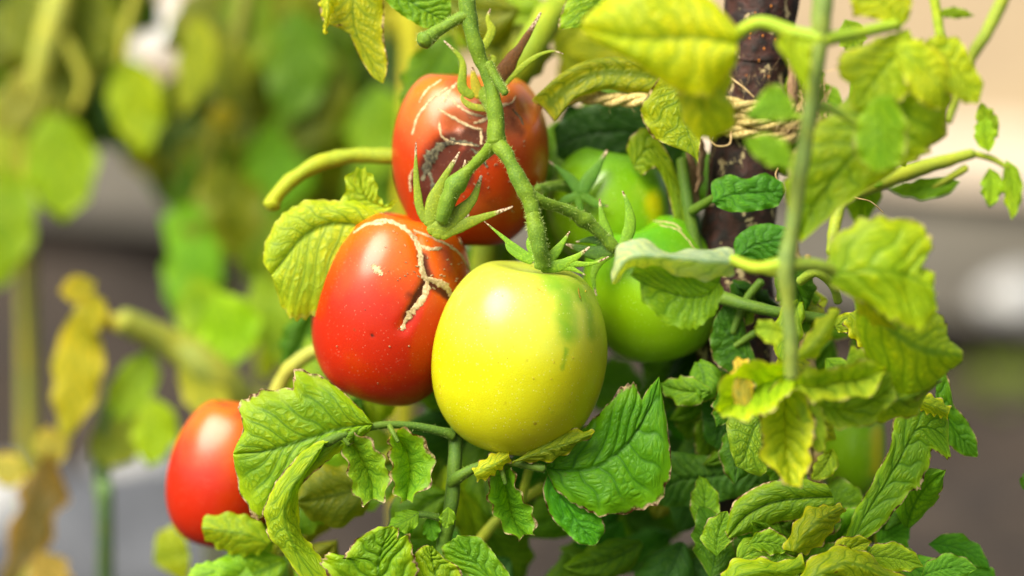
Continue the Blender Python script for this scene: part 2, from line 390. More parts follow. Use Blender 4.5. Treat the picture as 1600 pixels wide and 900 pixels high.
def fuzz(parent, segs, n, length=3.0):
    """fine glandular hairs standing along stems: segs of (x, y, d, r)"""
    HV, HF = [], []
    for pts in segs:
        A = cr(pts, 60); C = toW(A[:, :3]); T = np.gradient(C, axis=0); T /= np.linalg.norm(T, axis=1)[:, None]
        for _ in range(n):
            i = RS.randint(0, 60); a = RS.rand() * 2 * math.pi
            S = np.cross(T[i], np.array(FW)); S /= np.linalg.norm(S); B = np.cross(S, T[i])
            nr = S * math.cos(a) + B * math.sin(a)
            p = C[i] + T[i] * RS.uniform(-1, 1) * .0006 + nr * A[i, 3] * MM * .97
            dr = nr + RS.randn(3) * .3; Lh = length * MM * (.35 + RS.rand()); b = np.cross(dr, RS.randn(3)); b = b / (np.linalg.norm(b) + 1e-9) * .00005
            c = len(HV); HV += [p - b, p + b, p + dr * Lh]; HF.append((c, c + 1, c + 2))
    o = HV[0]
    return tag(link('stem_hair', mesh('stem_hair', HV, HF, o, smooth=False), parent, o, M_HAIR), kind='stuff')

# leaf colours (albedo)
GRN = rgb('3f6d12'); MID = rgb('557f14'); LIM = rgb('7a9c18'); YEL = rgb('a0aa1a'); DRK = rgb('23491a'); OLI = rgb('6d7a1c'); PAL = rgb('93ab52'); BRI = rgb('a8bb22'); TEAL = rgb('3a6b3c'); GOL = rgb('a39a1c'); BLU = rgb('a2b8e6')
STM = rgb('6f8f2c'); STD = rgb('4a6a2a'); STY = rgb('86983a')

# ------------------------------------------------------------------ the setting
def sheet(name, corners, z, material, nx=60, ny=60, amp=0.0, sc_=6, th=0.0):
    """a ground sheet between four corners (near-left, near-right, far-right, far-left)"""
    a, b, c, d = [np.array(q) for q in corners]
    u = np.linspace(0, 1, nx)[None, :, None]; v = np.linspace(0, 1, ny)[:, None, None]
    V = ((a * (1 - u) + b * u) * (1 - v) + (d * (1 - u) + c * u) * v).reshape(-1, 3)
    V[:, 2] = z
    if amp: V[:, 2] += nz(V, sc_) * amp + nz(V, sc_ * 4) * amp * .4
    o = V[0]; return link(name, mesh(name, V, grid_faces(ny, nx), o), None, o, material)
M_SOIL = simple_mat('garden_soil', rgb('1d1611'), rgb('30271e'), 9, .95, .8, .02, c3=rgb('50453a'), t3=.6, scale3=30)
M_PATH = simple_mat('concrete_path', rgb('565248'), rgb('454139'), 5, .9, .3, .004)
M_SAND = simple_mat('dry_sand', rgb('958467'), rgb('83725a'), 3, .95, .4, .01)
M_SLAB = simple_mat('pale_slab', rgb('b5a793'), rgb('9c8f7e'), 8, .9, .3, .003)
tag(sheet('ground', [(-60, -8, 0), (60, -8, 0), (60, 150, 0), (-60, 150, 0)], -.06, M_SOIL, 10, 10), kind='structure')
tag(sheet('soil_bed', [(-3, .2, 0), (3, .2, 0), (3, 4.6, 0), (-3, 4.6, 0)], -.0, M_SOIL, 170, 130, .035, 7), kind='structure')
a1, a2, a3, a4 = G(-400, 345), G(2000, 640), G(2000, 400), G(-400, 110)
tag(sheet('concrete_path', [tuple(a1), tuple(a2), tuple(a3), tuple(a4)], .055, M_PATH, 40, 12, .006, 3), kind='structure')
b3, b4 = G(2400, 200), G(500, 120)
tag(sheet('sandy_ground', [tuple(G(-600, 200)), tuple(G(2400, 410)), (60, 90, 0), (-60, 90, 0)], .035, M_SAND, 50, 50, .012, 2), kind='structure')
tag(sheet('pale_kerb_strip', [tuple(G(900, 350)), tuple(G(2000, 440)), tuple(G(2000, 320)), tuple(G(900, 240))], .085, M_SLAB, 30, 5, .004, 3), kind='structure')
def stone(label, px, py, r, material, sq=.7):
    n, m_ = 18, 26; c = np.array(G(px, py, .05 + r * .4))
    th = np.linspace(.01, math.pi - .01, n)[:, None]; ph = np.linspace(0, 2 * math.pi, m_, endpoint=False)[None, :]
    V = np.stack([np.sin(th) * np.cos(ph), np.sin(th) * np.sin(ph), sq * np.cos(th) * (1 + 0 * ph)], -1).reshape(-1, 3) * r
    V = V * (1 + .25 * nz(V + c, 2.0 / r)[:, None]) + c
    tag(link('stone', mesh('stone', V, grid_faces(n, m_, True), c), None, c, material), label, 'stone', 'pale stones lying on the soil')
M_STONE = simple_mat('pale_stone', rgb('a3a3a0'), rgb('7c8086'), 30, .8, .5, .004)
M_STONE2 = simple_mat('grey_stone', rgb('3d4046'), rgb('4d5056'), 30, .85, .5, .004)
stone('round white shape standing for a bright blurred glint at the upper left, beyond the hanging leaves', 255, 55, .075, simple_mat('glint_white', rgb('dcdcd8'), rgb('b5b9bd'), 30, .8))  # white body added in place of a bright out-of-focus glint
stone('pale stone at the bottom left edge beside the brown withered leaf', 12, 800, .05, M_STONE)
stone('whitish stone behind the lower end of the thin green stem at lower left', 225, 750, .045, M_STONE)
stone('large grey stone between the lower red tomato and the brown leaf', 225, 850, .11, M_STONE2, .5)
stone('grey white stone far right, on the path edge', 1590, 470, .04, M_STONE)

# stake
def stake():
    pts = [(1262, -1500, 26), (1192, -60, 30), (1186, 60, 31), (1178, 160, 32), (1160, 300, 33), (1150, 430, 35), (1148, 600, 38), (1152, 760, 42), (1160, 1000, 46), (1170, 3600, 0)]
    C0 = toW(cr([(p[0], p[1], p[2]) for p in pts[:9]], 260))
    end = C0[-1] + (C0[-1] - C0[-12]) * 0; end = end.copy(); end[2] = -.1; end[1] += .02
    C = np.vstack([C0, C0[-1] * .66 + end * .34, C0[-1] * .33 + end * .67, end])
    n = len(C); m_ = 72; ph = np.linspace(0, 2 * math.pi, m_, endpoint=False)
    R = np.full(n, .0118)
    py = np.linspace(0, 1, n)
    V = C[:, None] + R[:, None, None] * (np.cos(ph)[None, :, None] * np.array([1, 0, 0]) + np.sin(ph)[None, :, None] * np.array([0, 1, 0.]))
    V = V.reshape(-1, 3); D = V - np.repeat(C, m_, 0); D /= np.linalg.norm(D, axis=1)[:, None]
    V = V + D * (nz(V * np.array([1, 1, .35]), 260) * .0011 + nz(V, 60, 3) * .0016)[:, None]
    root = empty('wooden_stake', C[-1], 'dark red-brown wooden stake with peeling bark, twine wrapped round it', 'stake')
    m = simple_mat('stake_bark', rgb('35160c'), rgb('140b07'), 260, .7, .9, .0012, c3=rgb('a3946c'), t3=.57, scale3=110)
    link('bark', mesh('bark', V, grid_faces(n, m_, True), C[-1]), root, C[-1], m)
    # lenticels
    mo = simple_mat('bark_pore', rgb('b8701f'), rgb('8a4f18'), 500, .8)
    bv = BVHTree.FromPolygons([Vector(v) for v in V], grid_faces(n, m_, True))
    for (x, y, r) in [(1172, 52, 3.5), (1192, 56, 3), (1205, 10, 3), (1171, 60, 2.5), (1194, 76, 3), (1180, 20, 2.2), (1212, 62, 2.6), (1158, 57, 2.4), (1201, 120, 2.5), (1166, 118, 2), (1186, 95, 2.2)]:
        dr = (P(x, y) - CAM).normalized(); h = bv.ray_cast(CAM, dr)
        if not h[0]: continue
        c = np.array(h[0]); nn = np.array(h[1]); nn = nn if np.dot(nn, np.array(dr)) < 0 else -nn
        S = np.cross(nn, [0, 0, 1.]); S /= np.linalg.norm(S); B = np.cross(S, nn)
        VV = [c + nn * .0005]; k = 9
        for q in range(k): t = q * 2 * math.pi / k; VV.append(c + (S * math.cos(t) * .8 + B * math.sin(t) * 1.3) * r * MM * random.uniform(.8, 1.2) - nn * .0002)
        link('bark_pore', mesh('bark_pore', VV, [(0, 1 + q, 1 + (q + 1) % k) for q in range(k)], c), root, c, mo)
    # peeling strips of bark down the left and right sides
    for (x0, y0, x1, y1, dd, wv) in [(1082, 235, 1086, 345, 28, 9), (1240, 90, 1238, 210, 22, 9), (1100, 215, 1092, 300, 24, 6)]:
        nn_ = 16; L = [(x0 + (x1 - x0) * t / 15 - wv + random.uniform(-2, 2), y0 + (y1 - y0) * t / 15, dd) for t in range(nn_)]
        Rr = [(p[0] + wv * 2 * (1 - abs(i / 7.5 - 1) ** 3 * .6), p[1], dd + 2) for i, p in enumerate(L)]
        VV = np.concatenate([toW(L), toW([((a_[0] + b_[0]) / 2, a_[1], dd - 2) for a_, b_ in zip(L, Rr)]), toW(Rr)]).reshape(3, nn_, 3).transpose(1, 0, 2).reshape(-1, 3)
        link('bark_strip', mesh('bark_strip', VV, grid_faces(nn_, 3), VV[0]), root, VV[0], simple_mat('bark_strip', rgb('6e5138'), rgb('8d7355'), 300, .8, .8, .001))
    return root, C0
STAKE, SC = stake()

# twine: a run from the left and turns round the stake
def twine():
    run = toW(cr([(800, 168, 40), (850, 160, 34), (905, 152, 24), (960, 156, 18), (1010, 157, 14), (1070, 160, 12), (1110, 158, 12)], 60))
    cx = toW([(1176, 165, 32)])[0]
    turn = []
    for i in range(95):
        a = -math.pi * .72 + i / 94 * math.pi * 4.6; r = .0155 + .0006 * math.sin(i)
        turn.append(cx + np.array([math.cos(a) * r * 1.05, math.sin(a) * r, .0025 - i / 94 * .010 + .001 * math.sin(a * 2)]))
    turn = np.array(turn)
    mid = np.array([run[-1] * (1 - t) + turn[0] * t for t in np.linspace(.2, .8, 5)])
    C = np.vstack([run, mid, turn]); k = 900
    C = cr(C, k); T = np.gradient(C, axis=0); sl = np.cumsum(np.linalg.norm(T, axis=1)); T /= np.linalg.norm(T, axis=1)[:, None]
    S = np.cross(T, [0, 0, 1.]); S /= np.linalg.norm(S, axis=1)[:, None]; B = np.cross(S, T)
    root = empty('twine', C[0], 'pale yellow twisted twine running left from the stake and knotted round it', 'twine')
    for st in range(3):
        a = sl / .0034 + st * 2 * math.pi / 3; rr = .00115
        Q = C + rr * (np.cos(a)[:, None] * S + np.sin(a)[:, None] * B)
        m_ = 8; ph = np.linspace(0, 2 * math.pi, m_, endpoint=False)
        V = Q[:, None] + .00125 * (np.cos(ph)[None, :, None] * S[:, None] + np.sin(ph)[None, :, None] * B[:, None])
        V = V.reshape(-1, 3); V += (nz(V, 900) * .0003)[:, None] * np.repeat(S, m_, 0)
        link('strand', mesh('strand', V, grid_faces(k, m_, True), C[0]), root, C[0], M_ROPE)
    # frayed fibres
    HV, HF = [], []
    def fibre(p, dr, L, wd, curl=1.0):
        p = np.array(p, float); dr = np.array(dr, float); dr /= np.linalg.norm(dr); k_ = 8; c = len(HV)
        ax = RS.randn(3); sd_ = np.cross(dr, ax); sd_ /= np.linalg.norm(sd_)
        for q in range(k_):
            ww = wd * (1 - q / (k_ - .3)); HV.extend([p - sd_ * ww, p + sd_ * ww])
            dr = dr + RS.randn(3) * .22 * curl + np.array([0, 0, -.06]); dr /= np.linalg.norm(dr); p = p + dr * L / k_
        for q in range(k_ - 1): HF.append((c + 2 * q, c + 2 * q + 1, c + 2 * q + 3, c + 2 * q + 2))
    for _ in range(420):
        i = RS.randint(0, k); fibre(C[i] + B[i] * .002 * RS.choice([-1, 1]), RS.randn(3) + T[i] * 2, RS.uniform(.002, .006), .00005)
    for _ in range(90): fibre(toW([(RS.uniform(1225, 1300), RS.uniform(110, 190), RS.uniform(15, 30))])[0], RS.randn(3) * .5 + np.array([.1, 0, -1]), RS.uniform(.008, .02), .00022, .8)
    for _ in range(60): fibre(toW([(RS.uniform(1200, 1270), RS.uniform(185, 205), RS.uniform(12, 24))])[0], RS.randn(3) * .5 + np.array([-.5, 0, -.7]), RS.uniform(.004, .012), .00013, 1.4)
    for _ in range(26): fibre(toW([(RS.uniform(1140, 1215), RS.uniform(110, 175), 20)])[0], RS.randn(3) * .6 + np.array([0, -.3, .4]), RS.uniform(.006, .014), .00009, 1.6)
    tag(link('frayed_fibre', mesh('frayed_fibre', HV, HF, C[0], smooth=False), root, C[0], M_STRAW), kind='stuff')
    for pts in ([(1142, 205, 12, 1.6), (1140, 225, 10, 1.6), (1120, 228, 8, 1.6), (1110, 215, 10, 1.4), (1118, 200, 13, 1.2)],
                [(1138, 120, 12, 1.6), (1160, 135, 9, 1.6), (1178, 152, 9, 1.5)], [(1216, 262, 2, 1.4), (1212, 272, 2, 1.4), (1214, 280, 2, 1)],
                [(1318, 292, -10, 1.5), (1335, 308, -12, 1.3), (1360, 315, -12, 1.2), (1380, 332, -10, .9)]):
        tube('loose_thread', pts, root, (1, 1, 1), material=M_STRAW, sides=6)
twine()
st = empty('dry_stem', P(1280, 770, 22), 'pale tan dried stem standing upright to the right of the dark stake', 'stick')
tube('cane', [(1236, 380, 20, 9), (1262, 470, 20, 10), (1262, 560, 20, 12), (1272, 650, 22, 13), (1276, 760, 24, 13), (1280, 980, 30, 14)], st, (1, 1, 1), material=M_STRAW, rough=.15)
tube('cane', [(1262, 400, 18, 5), (1254, 490, 18, 6), (1256, 600, 17, 7), (1262, 740, 20, 7)], st, (1, 1, 1), material=M_STRAW, rough=.15)

# ------------------------------------------------------------------ tomatoes
GRP = 'tomatoes hanging on the staked vine'
F_RED = fruit_material('red_skin', rgb('a82001'), rgb('c45a02'), rgb('7c1c06'), dotamt=.14)
F_RED2 = fruit_material('blotched_red_skin', rgb('a63202'), rgb('bd6408'), rgb('8a4414'), dotamt=.1, rough=.26, wrinkle=2.0)
F_YEL = fruit_material('yellow_green_skin', rgb('b5ba0c'), rgb('a8b63c'), rgb('6a9418'), speck=(1, 1, .6, 1))  # paler top colour paints a whitish sheen into the upper skin
F_GRN = fruit_material('green_skin', rgb('80ae08'), rgb('55930a'), rgb('3f8208'), speck=(.7, 1, .3, 1))
F_GRY = fruit_material('yellow_blotched_green_skin', rgb('74a40a'), rgb('62990a'), rgb('b9ba06'), speck=(.8, 1, .4, 1))  # yellow blot colour also carries the painted highlight of the upper green tomato
M_SCR = simple_mat('scratch', rgb('d8b43c'), rgb('c4a83c'), 900, .6)

t, h, s = tomato('glossy red tomato with branching tan cracks on its shoulder, left of the yellow one', 612, 477, 22, 123, 157, 13, 4, F_RED, group=GRP, egg=.02, pw=.78, res=(150, 190), seed=1,
    rot=[([(660, 400), (668, 437), (650, 470), (638, 495)], 11, .9), ([(640, 462)], 12, .5), ([(670, 440), (704, 463)], 11, .85), ([(652, 385), (658, 410)], 8, .5), ([(582, 524)], 4, 1), ([(585, 418)], 8, .3)],
    blot=[([(700, 400), (715, 440)], 28, .6), ([(665, 450)], 22, .7)],
    dents=[([(652, 372), (660, 405), (668, 437), (648, 482), (630, 512)], 10, .38), ([(668, 437), (705, 462)], 10, .38)])
for pts, wv in [(p_, w_ * 1.35) for p_, w_ in [([(553, 364), (575, 350), (598, 349), (603, 343)], 6), ([(584, 347), (605, 344), (632, 357), (650, 376), (657, 398), (660, 420), (668, 438)], 7),
                ([(668, 432), (664, 460), (648, 481), (634, 500), (628, 516)], 10), ([(664, 434), (686, 442), (700, 452), (706, 466)], 9), ([(655, 398), (658, 415), (666, 440)], 9), ([(646, 359), (680, 374), (712, 390), (728, 412), (734, 422)], 4),
                ([(656, 384), (672, 389), (690, 387)], 5), ([(594, 333), (620, 325), (645, 323)], 3), ([(582, 414), (590, 422), (598, 431)], 7), ([(714, 365), (722, 384)], 3), ([(523, 372), (512, 395)], 1.6)]]:
    crack(t, h, s, pts, wv)
for _ in range(46):
    x, y = random.uniform(600, 730), random.uniform(355, 450); a = random.uniform(-.4, .9); L = random.uniform(2, 6)
    if random.random() < .3: x, y = random.uniform(510, 680), random.uniform(420, 600); L *= .5
    crack(t, h, s, [(x, y), (x + L * math.cos(a), y + L * math.sin(a))], 1.7, 'fleck')
calyx(t, [([(664, 345), (655, 320), (650, 270), (650, 222)], 8), ([(670, 350), (676, 320), (692, 282), (718, 238)], 13), ([(690, 345), (705, 310), (722, 280), (727, 250)], 11),
          ([(680, 365), (705, 345), (738, 312), (752, 275)], 16), ([(690, 368), (720, 352), (760, 338), (801, 323)], 11), ([(672, 358), (690, 356), (712, 350), (733, 335)], 14)],
      rgb('748a2c'), (685, 352, -4, 20))

t, h, s = tomato('lumpy orange-red tomato with dark rotten cracks, highest and behind the green truss stem', 735, 245, 32, 124, 142, 3, 6, F_RED2, group=GRP, egg=-.05, pw=.72, res=(150, 190), seed=4, lobes=(4, .04),
    rot=[([(708, 220), (682, 238), (666, 268), (655, 290)], 22, 1.0), ([(695, 245), (700, 275), (670, 310)], 34, 1.0), ([(735, 212), (765, 222), (735, 245), (720, 275)], 24, .95), ([(660, 170), (650, 205)], 6, .35), ([(800, 165), (815, 205)], 16, .5), ([(800, 250)], 9, .5), ([(770, 320), (745, 290)], 22, .45)],
    blot=[([(720, 190), (760, 190)], 35, .9), ([(800, 190), (815, 170)], 30, .9), ([(710, 130)], 25, .8), ([(650, 160)], 18, .5)],
    dents=[([(715, 195), (750, 205)], 22, .8), ([(690, 235), (675, 265)], 22, .9), ([(800, 190), (830, 170)], 22, .7), ([(745, 130)], 24, .6)])
for pts, wv, mm in [([(644, 212), (652, 185), (672, 158), (700, 138)], 5, 0), ([(693, 160), (700, 145), (714, 130)], 7, 0), ([(703, 150), (716, 166), (738, 178), (756, 181)], 4, 0),
                ([(684, 170), (705, 182), (735, 198), (754, 202)], 5, 0), ([(752, 200), (752, 226)], 5, 0), ([(686, 187), (690, 212), (706, 222), (745, 228)], 4, 0), ([(740, 192), (756, 188), (762, 182)], 6, 0),
                ([(712, 219), (688, 230), (672, 250), (660, 282)], 17, 1), ([(736, 232), (752, 246), (762, 262)], 6, 1), ([(668, 262), (676, 290), (672, 315)], 7, 1), ([(700, 222), (725, 222), (750, 228)], 5, 1), ([(642, 300), (640, 280), (648, 262)], 5, 0), ([(800, 170), (812, 184), (818, 196)], 3, 1), ([(806, 150), (800, 160), (790, 165)], 2.5, 0), ([(780, 168), (792, 162)], 6, 0), ([(655, 160), (668, 140), (690, 125)], 3, 0)]:
    crack(t, h, s, pts, wv, 'crack', M_CORKD if mm else M_CORK)
for _ in range(24):
    x, y = random.uniform(630, 840), random.uniform(180, 330); crack(t, h, s, [(x, y), (x + random.uniform(-4, 4), y + random.uniform(0, 4))], 1.6, 'fleck')
calyx(t, [([(738, 150), (722, 135), (722, 95), (694, 64)], 9, rgb('7d9428')), ([(750, 150), (742, 130), (738, 105)], 11, rgb('a39c2c')), ([(772, 140), (795, 100), (815, 70), (845, 20)], 14, rgb('5a3a1c')),
          ([(782, 138), (810, 110), (838, 88), (862, 80), (880, 84)], 5), ([(752, 80), (768, 50), (762, 30), (766, 14)], 8), ([(766, 105), (772, 92), (764, 86)], 6), ([(760, 170), (735, 165), (722, 152), (735, 140)], 6, rgb('8f9a3a'))],
      rgb('86992c'), (752, 148, 4, 20))

t, h, s = tomato('smooth pale yellow tomato hanging in front of the cluster, greenish at the top', 812, 557, 0, 136, 155, 8, 9, F_YEL, group=GRP, egg=-.01, pw=.76, dim=.06, res=(150, 190), seed=8, lobes=(5, .012),
    blot=[([(868, 440), (905, 455)], 40, .8), ([(885, 460), (888, 520)], 26, .8), ([(922, 480), (925, 520)], 20, .7), ([(885, 545), (879, 575)], 6, .75), ([(700, 660), (722, 690)], 5, .5), ([(862, 644)], 5, .55), ([(850, 425)], 36, .45), ([(935, 520)], 12, .45), ([(706, 520)], 10, .25)],
    rot=[([(843, 453)], 6, .45), ([(904, 455), (908, 470)], 4, .45), ([(740, 468)], 4, .3), ([(760, 510)], 4, .28), ([(860, 640)], 3, .3)])
for pts, wv, nm in [([(734, 512), (752, 508)], 1.2, 'scratch'), ([(838, 448), (845, 456), (850, 458)], 4.5, 'scar'), ([(903, 450), (907, 466)], 3, 'scar'), ([(756, 508), (764, 514)], 4, 'scar')]:
    crack(t, h, s, pts, wv, nm, simple_mat('scar_tan', rgb('b9891c'), rgb('8d7a20'), 900, .7) if nm == 'scar' else M_SCR, .1)
for _ in range(34):
    x, y = random.uniform(690, 935), random.uniform(430, 690); crack(t, h, s, [(x, y), (x + random.uniform(-2, 2), y + random.uniform(0, 2.5))], 1.5, 'fleck', M_SCR, .4)
calyx(t, [([(835, 405), (812, 392), (785, 370), (757, 346)], 7), ([(842, 405), (833, 385), (836, 360), (838, 340)], 12), ([(852, 410), (868, 395), (880, 378), (890, 362)], 9),
          ([(848, 418), (872, 415), (900, 402), (921, 386)], 11), ([(862, 415), (890, 412), (925, 412), (951, 401)], 6), ([(830, 408), (812, 400), (795, 388), (790, 375)], 8), ([(850, 420), (885, 418), (905, 425), (915, 430)], 5)],
      rgb('6f9a2c'), (846, 412, -12, 18))

t, h, s = tomato('bright green lobed tomato right of the yellow one, half covered by a folded leaf', 1018, 452, 30, 106, 116, -14, 10, F_GRN, group=GRP, egg=.0, pw=.76, res=(120, 150), seed=2, lobes=(3, .05), blot=[([(1000, 380), (1050, 380)], 50, .5)])
crack(t, h, s, [(1030, 352), (1055, 358), (1072, 372), (1085, 390)], 1.6, 'scratch'); crack(t, h, s, [(1020, 345), (1052, 350), (1066, 360)], 1.2, 'scratch')
calyx(t, [([(956, 390), (946, 360), (940, 335), (937, 311)], 10), ([(972, 388), (984, 355), (982, 325), (973, 299)], 11), ([(962, 392), (940, 405), (928, 425), (928, 445), (932, 462)], 8), ([(955, 392), (930, 395), (905, 388), (885, 382)], 13, rgb('4a7038')), ([(962, 396), (975, 400), (985, 408)], 9), ([(950, 385), (925, 375), (900, 378)], 8, rgb('4a7038'))],
      rgb('64902c'), (962, 390, 2, 16))
t, h, s = tomato('green tomato with a yellow highlight painted on its right cheek, tucked behind the lobed green one', 952, 322, 46, 97, 95, 10, 4, F_GRY, group=GRP, egg=.02, pw=.8, res=(90, 120), seed=6, blot=[([(1022, 318), (1028, 345)], 22, 1.0), ([(1000, 300)], 26, .35)])  # yellow blot paints the highlight on the right cheek into the skin colour
calyx(t, [([(910, 300), (920, 280), (935, 258), (949, 235)], 13), ([(905, 300), (895, 285), (878, 268), (858, 252)], 10), ([(905, 305), (885, 312), (868, 322)], 9), ([(912, 305), (930, 318), (950, 322)], 9), ([(900, 300), (905, 320), (912, 340)], 8)],
      rgb('4d7c30'), (908, 302, 22, 14))
t, h, s = tomato('blurred red tomato low on the left, partly behind a pale green leaf', 352, 739, 62, 89, 121, 12, 4, F_RED, group=GRP, egg=.05, pw=.8, res=(90, 120), seed=9, rot=[([(388, 640), (372, 650)], 14, .5)], blot=[([(380, 660)], 30, .4)])
t, h, s = tomato('yellowish green tomato low on the right, behind the long hanging leaf', 1330, 685, 52, 54, 96, 0, 4, F_GRY, group=GRP, res=(80, 100), seed=3, blot=[([(1372, 680), (1372, 730)], 20, .9)])

# ------------------------------------------------------------------ the staked plant
pl = empty('tomato_plant', toW([(860, 1000, 60)])[0] * np.array([1, 1, 0]), 'staked tomato plant with yellow-green scorched leaves, carrying the cluster of tomatoes', 'tomato plant')
TR = [[(728, -30, -14, 13), (733, 30, -14, 13), (748, 85, -13, 11), (765, 125, -12, 11), (774, 180, -12, 13), (775, 222, -12, 15)],
      [(775, 222, -12, 13), (758, 240, -10, 9), (735, 262, -8, 9), (712, 288, -7, 13), (700, 312, -7, 12), (690, 345, -5, 11)],
      [(775, 222, -12, 14), (793, 245, -14, 12), (808, 275, -15, 11), (824, 304, -15, 13), (833, 335, -15, 11)],
      [(833, 330, -15, 10), (836, 352, -16, 14), (842, 380, -16, 13), (848, 415, -13, 12)],
      [(822, 298, -15, 10), (850, 316, -12, 9), (885, 328, -6, 9), (914, 344, -2, 12), (935, 362, 0, 9), (960, 388, 2, 11)],
      [(738, 22, -14, 11), (715, 30, -14, 10), (690, 45, -15, 9), (668, 60, -16, 12), (662, 64, -17, 14)],
      [(762, 100, -13, 8), (775, 122, -14, 7), (790, 146, -15, 6)],
      [(772, 185, -10, 7), (764, 160, -2, 10), (757, 145, 6, 12)],
      [(840, 295, 10, 7), (880, 290, 26, 9), (905, 302, 30, 10)]]
for i, q in enumerate(TR):
    tube('truss_stem', q, pl, rgb('5f802c'), sides=16, rough=.10, knots=[(.62, 3.0, .08)] if i == 1 else None)
fuzz(pl, TR, 700, 3.6)
LATE = [(965, 10, 110, 150, 42, 115, rgb('a3a81c')), (1000, 60, 100, 120, 34, 160, rgb('98a81c')), (880, -10, 105, 130, 36, 70, rgb('8a9c1c'))]
for a in LATE: rleaf(*a[:6], pl, a[6], burn=.2, lob=.1)
# main stem and side stems
tube('main_stem', [(895, -420, 95, 20), (880, -30, 72, 22), (855, 30, 62, 24), (820, 90, 56, 25), (790, 170, 66, 25), (770, 330, 78, 25), (750, 520, 80, 25), (760, 760, 80, 26), (800, 1000, 70, 26), (860, 2000, 70, 26), (870, 4300, 70, 26)], pl, rgb('7c9228'))
VS = [[(716, 640, 6, 9), (712, 700, 4, 11), (708, 760, 2, 11), (700, 820, 2, 11), (692, 862, 4, 12), (688, 960, 6, 13)],
      [(708, 680, 2, 9), (680, 672, 0, 7), (640, 665, -2, 6), (600, 664, -4, 6), (560, 672, -6, 6), (530, 682, -8, 7), (508, 692, -9, 8)],
      [(704, 755, 1, 9), (722, 742, -2, 9), (750, 728, -4, 7), (790, 722, -6, 6), (850, 732, -9, 7)],
      [(700, 815, 1, 6), (682, 808, -2, 5), (660, 804, -3, 5), (640, 805, -3, 4)]]
for q in VS: tube('stem', q, pl, STD, sides=14)
fuzz(pl, VS, 260, 2.0)
for q in [[(620, 245, 42, 13), (560, 243, 42, 12), (500, 255, 40, 13), (455, 282, 38, 12), (428, 312, 36, 12), (424, 322, 35, 13)]]: tube('broken_shoot', q, pl, rgb('8a9c2c'), sides=14)
tube('stem', [(430, 620, 70, 12), (450, 580, 66, 12), (490, 550, 60, 11), (540, 540, 55, 10)], pl, rgb('a1a65c'))
tube('stem', [(520, 640, 60, 12), (580, 720, 55, 11), (640, 690, 45, 11)], pl, OLI)
for q, c in [([(1080, 330, 20, 8), (1100, 318, 16, 7), (1120, 306, 12, 6)], STD), ([(1065, 250, 25, 9), (1075, 320, 22, 9), (1090, 400, 22, 10)], STD), ([(1115, 460, 12, 12), (1160, 475, 6, 10), (1215, 488, 4, 9), (1290, 500, 6, 8), (1350, 530, 6, 7), (1385, 575, 6, 7)], STD),
             ([(1250, 440, 0, 8), (1275, 425, -6, 8), (1300, 445, -2, 7), (1310, 470, 4, 7)], rgb('7f9c4a')), ([(1145, 520, 14, 6), (1165, 470, 12, 7), (1190, 440, 10, 7)], STD), ([(1180, 520, 12, 6), (1150, 540, 14, 5), (1120, 560, 16, 5)], STD),
             ([(1300, 395, 15, 10), (1305, 350, 18, 10), (1312, 310, 22, 11)], STY), ([(1312, 312, 24, 13), (1370, 285, 28, 14), (1440, 262, 32, 12), (1520, 240, 36, 8)], rgb('84963c')), ([(1520, 240, 36, 5), (1550, 248, 36, 5), (1575, 262, 36, 4)], STY), ([(1510, 262, 36, 6), (1470, 285, 36, 5), (1440, 300, 38, 4)], STY),
             ([(1480, 190, 56, 8), (1512, 100, 60, 9), (1545, 45, 60, 10), (1575, -20, 62, 11)], rgb('86983a')), ([(1480, 130, 45, 8), (1470, 60, 45, 8), (1462, 10, 45, 8), (1455, -30, 45, 8)], rgb('93aa34')), ([(830, 720, 20, 7), (815, 780, 25, 7), (800, 830, 30, 8)], rgb('8fa64a')),
             ([(850, 760, 30, 8), (790, 800, 30, 8), (745, 850, 32, 9)], rgb('9aac4c')), ([(590, 90, 30, 9), (560, 40, 30, 9), (550, -30, 30, 9)], OLI), ([(1235, 590, 10, 8), (1180, 700, 20, 8), (1150, 860, 30, 9)], STD)]:
    tube('stem', q, pl, c, sides=12)

B = lambda L, M, R, c, d=0, **k: blade('leaf', L, M, R, pl, c, d, **k)
HQ = dict(nu=92, nv=22)
# scorched leaf lower left, over the blurred tomato
B([(583, 663), (566, 640), (513, 592), (461, 574), (457, 607), (408, 609), (371, 630), (380, 668), (364, 709)], [(583, 663), (567, 664), (543, 668), (517, 674), (492, 682), (465, 690), (438, 698), (408, 705), (364, 709)],
  [(583, 663), (576, 676), (550, 694), (522, 712), (484, 745), (436, 786), (400, 816), (372, 765), (364, 709)], rgb('6a9620'), -6, veins=9, quilt=1.9, burn=.85, ser=.06, nser=15, soft=.15, bulge=2, **HQ)
B([(512, 684), (470, 704), (428, 755), (412, 800), (418, 830), (438, 858), (478, 910)], [(508, 692, -13), (486, 722, -13), (456, 766, -13), (444, 806, -12), (454, 842, -12), (470, 872, -11), (500, 915, -11)],
  [(506, 700, -6), (492, 722, -6), (470, 762, -5), (468, 805, -4), (482, 840, -5), (500, 862, -7), (520, 905, -9)], rgb('7a9c22'), -10, veins=7, quilt=1.4, burn=.8, nu=80, nv=16, soft=.2, ser=.06)
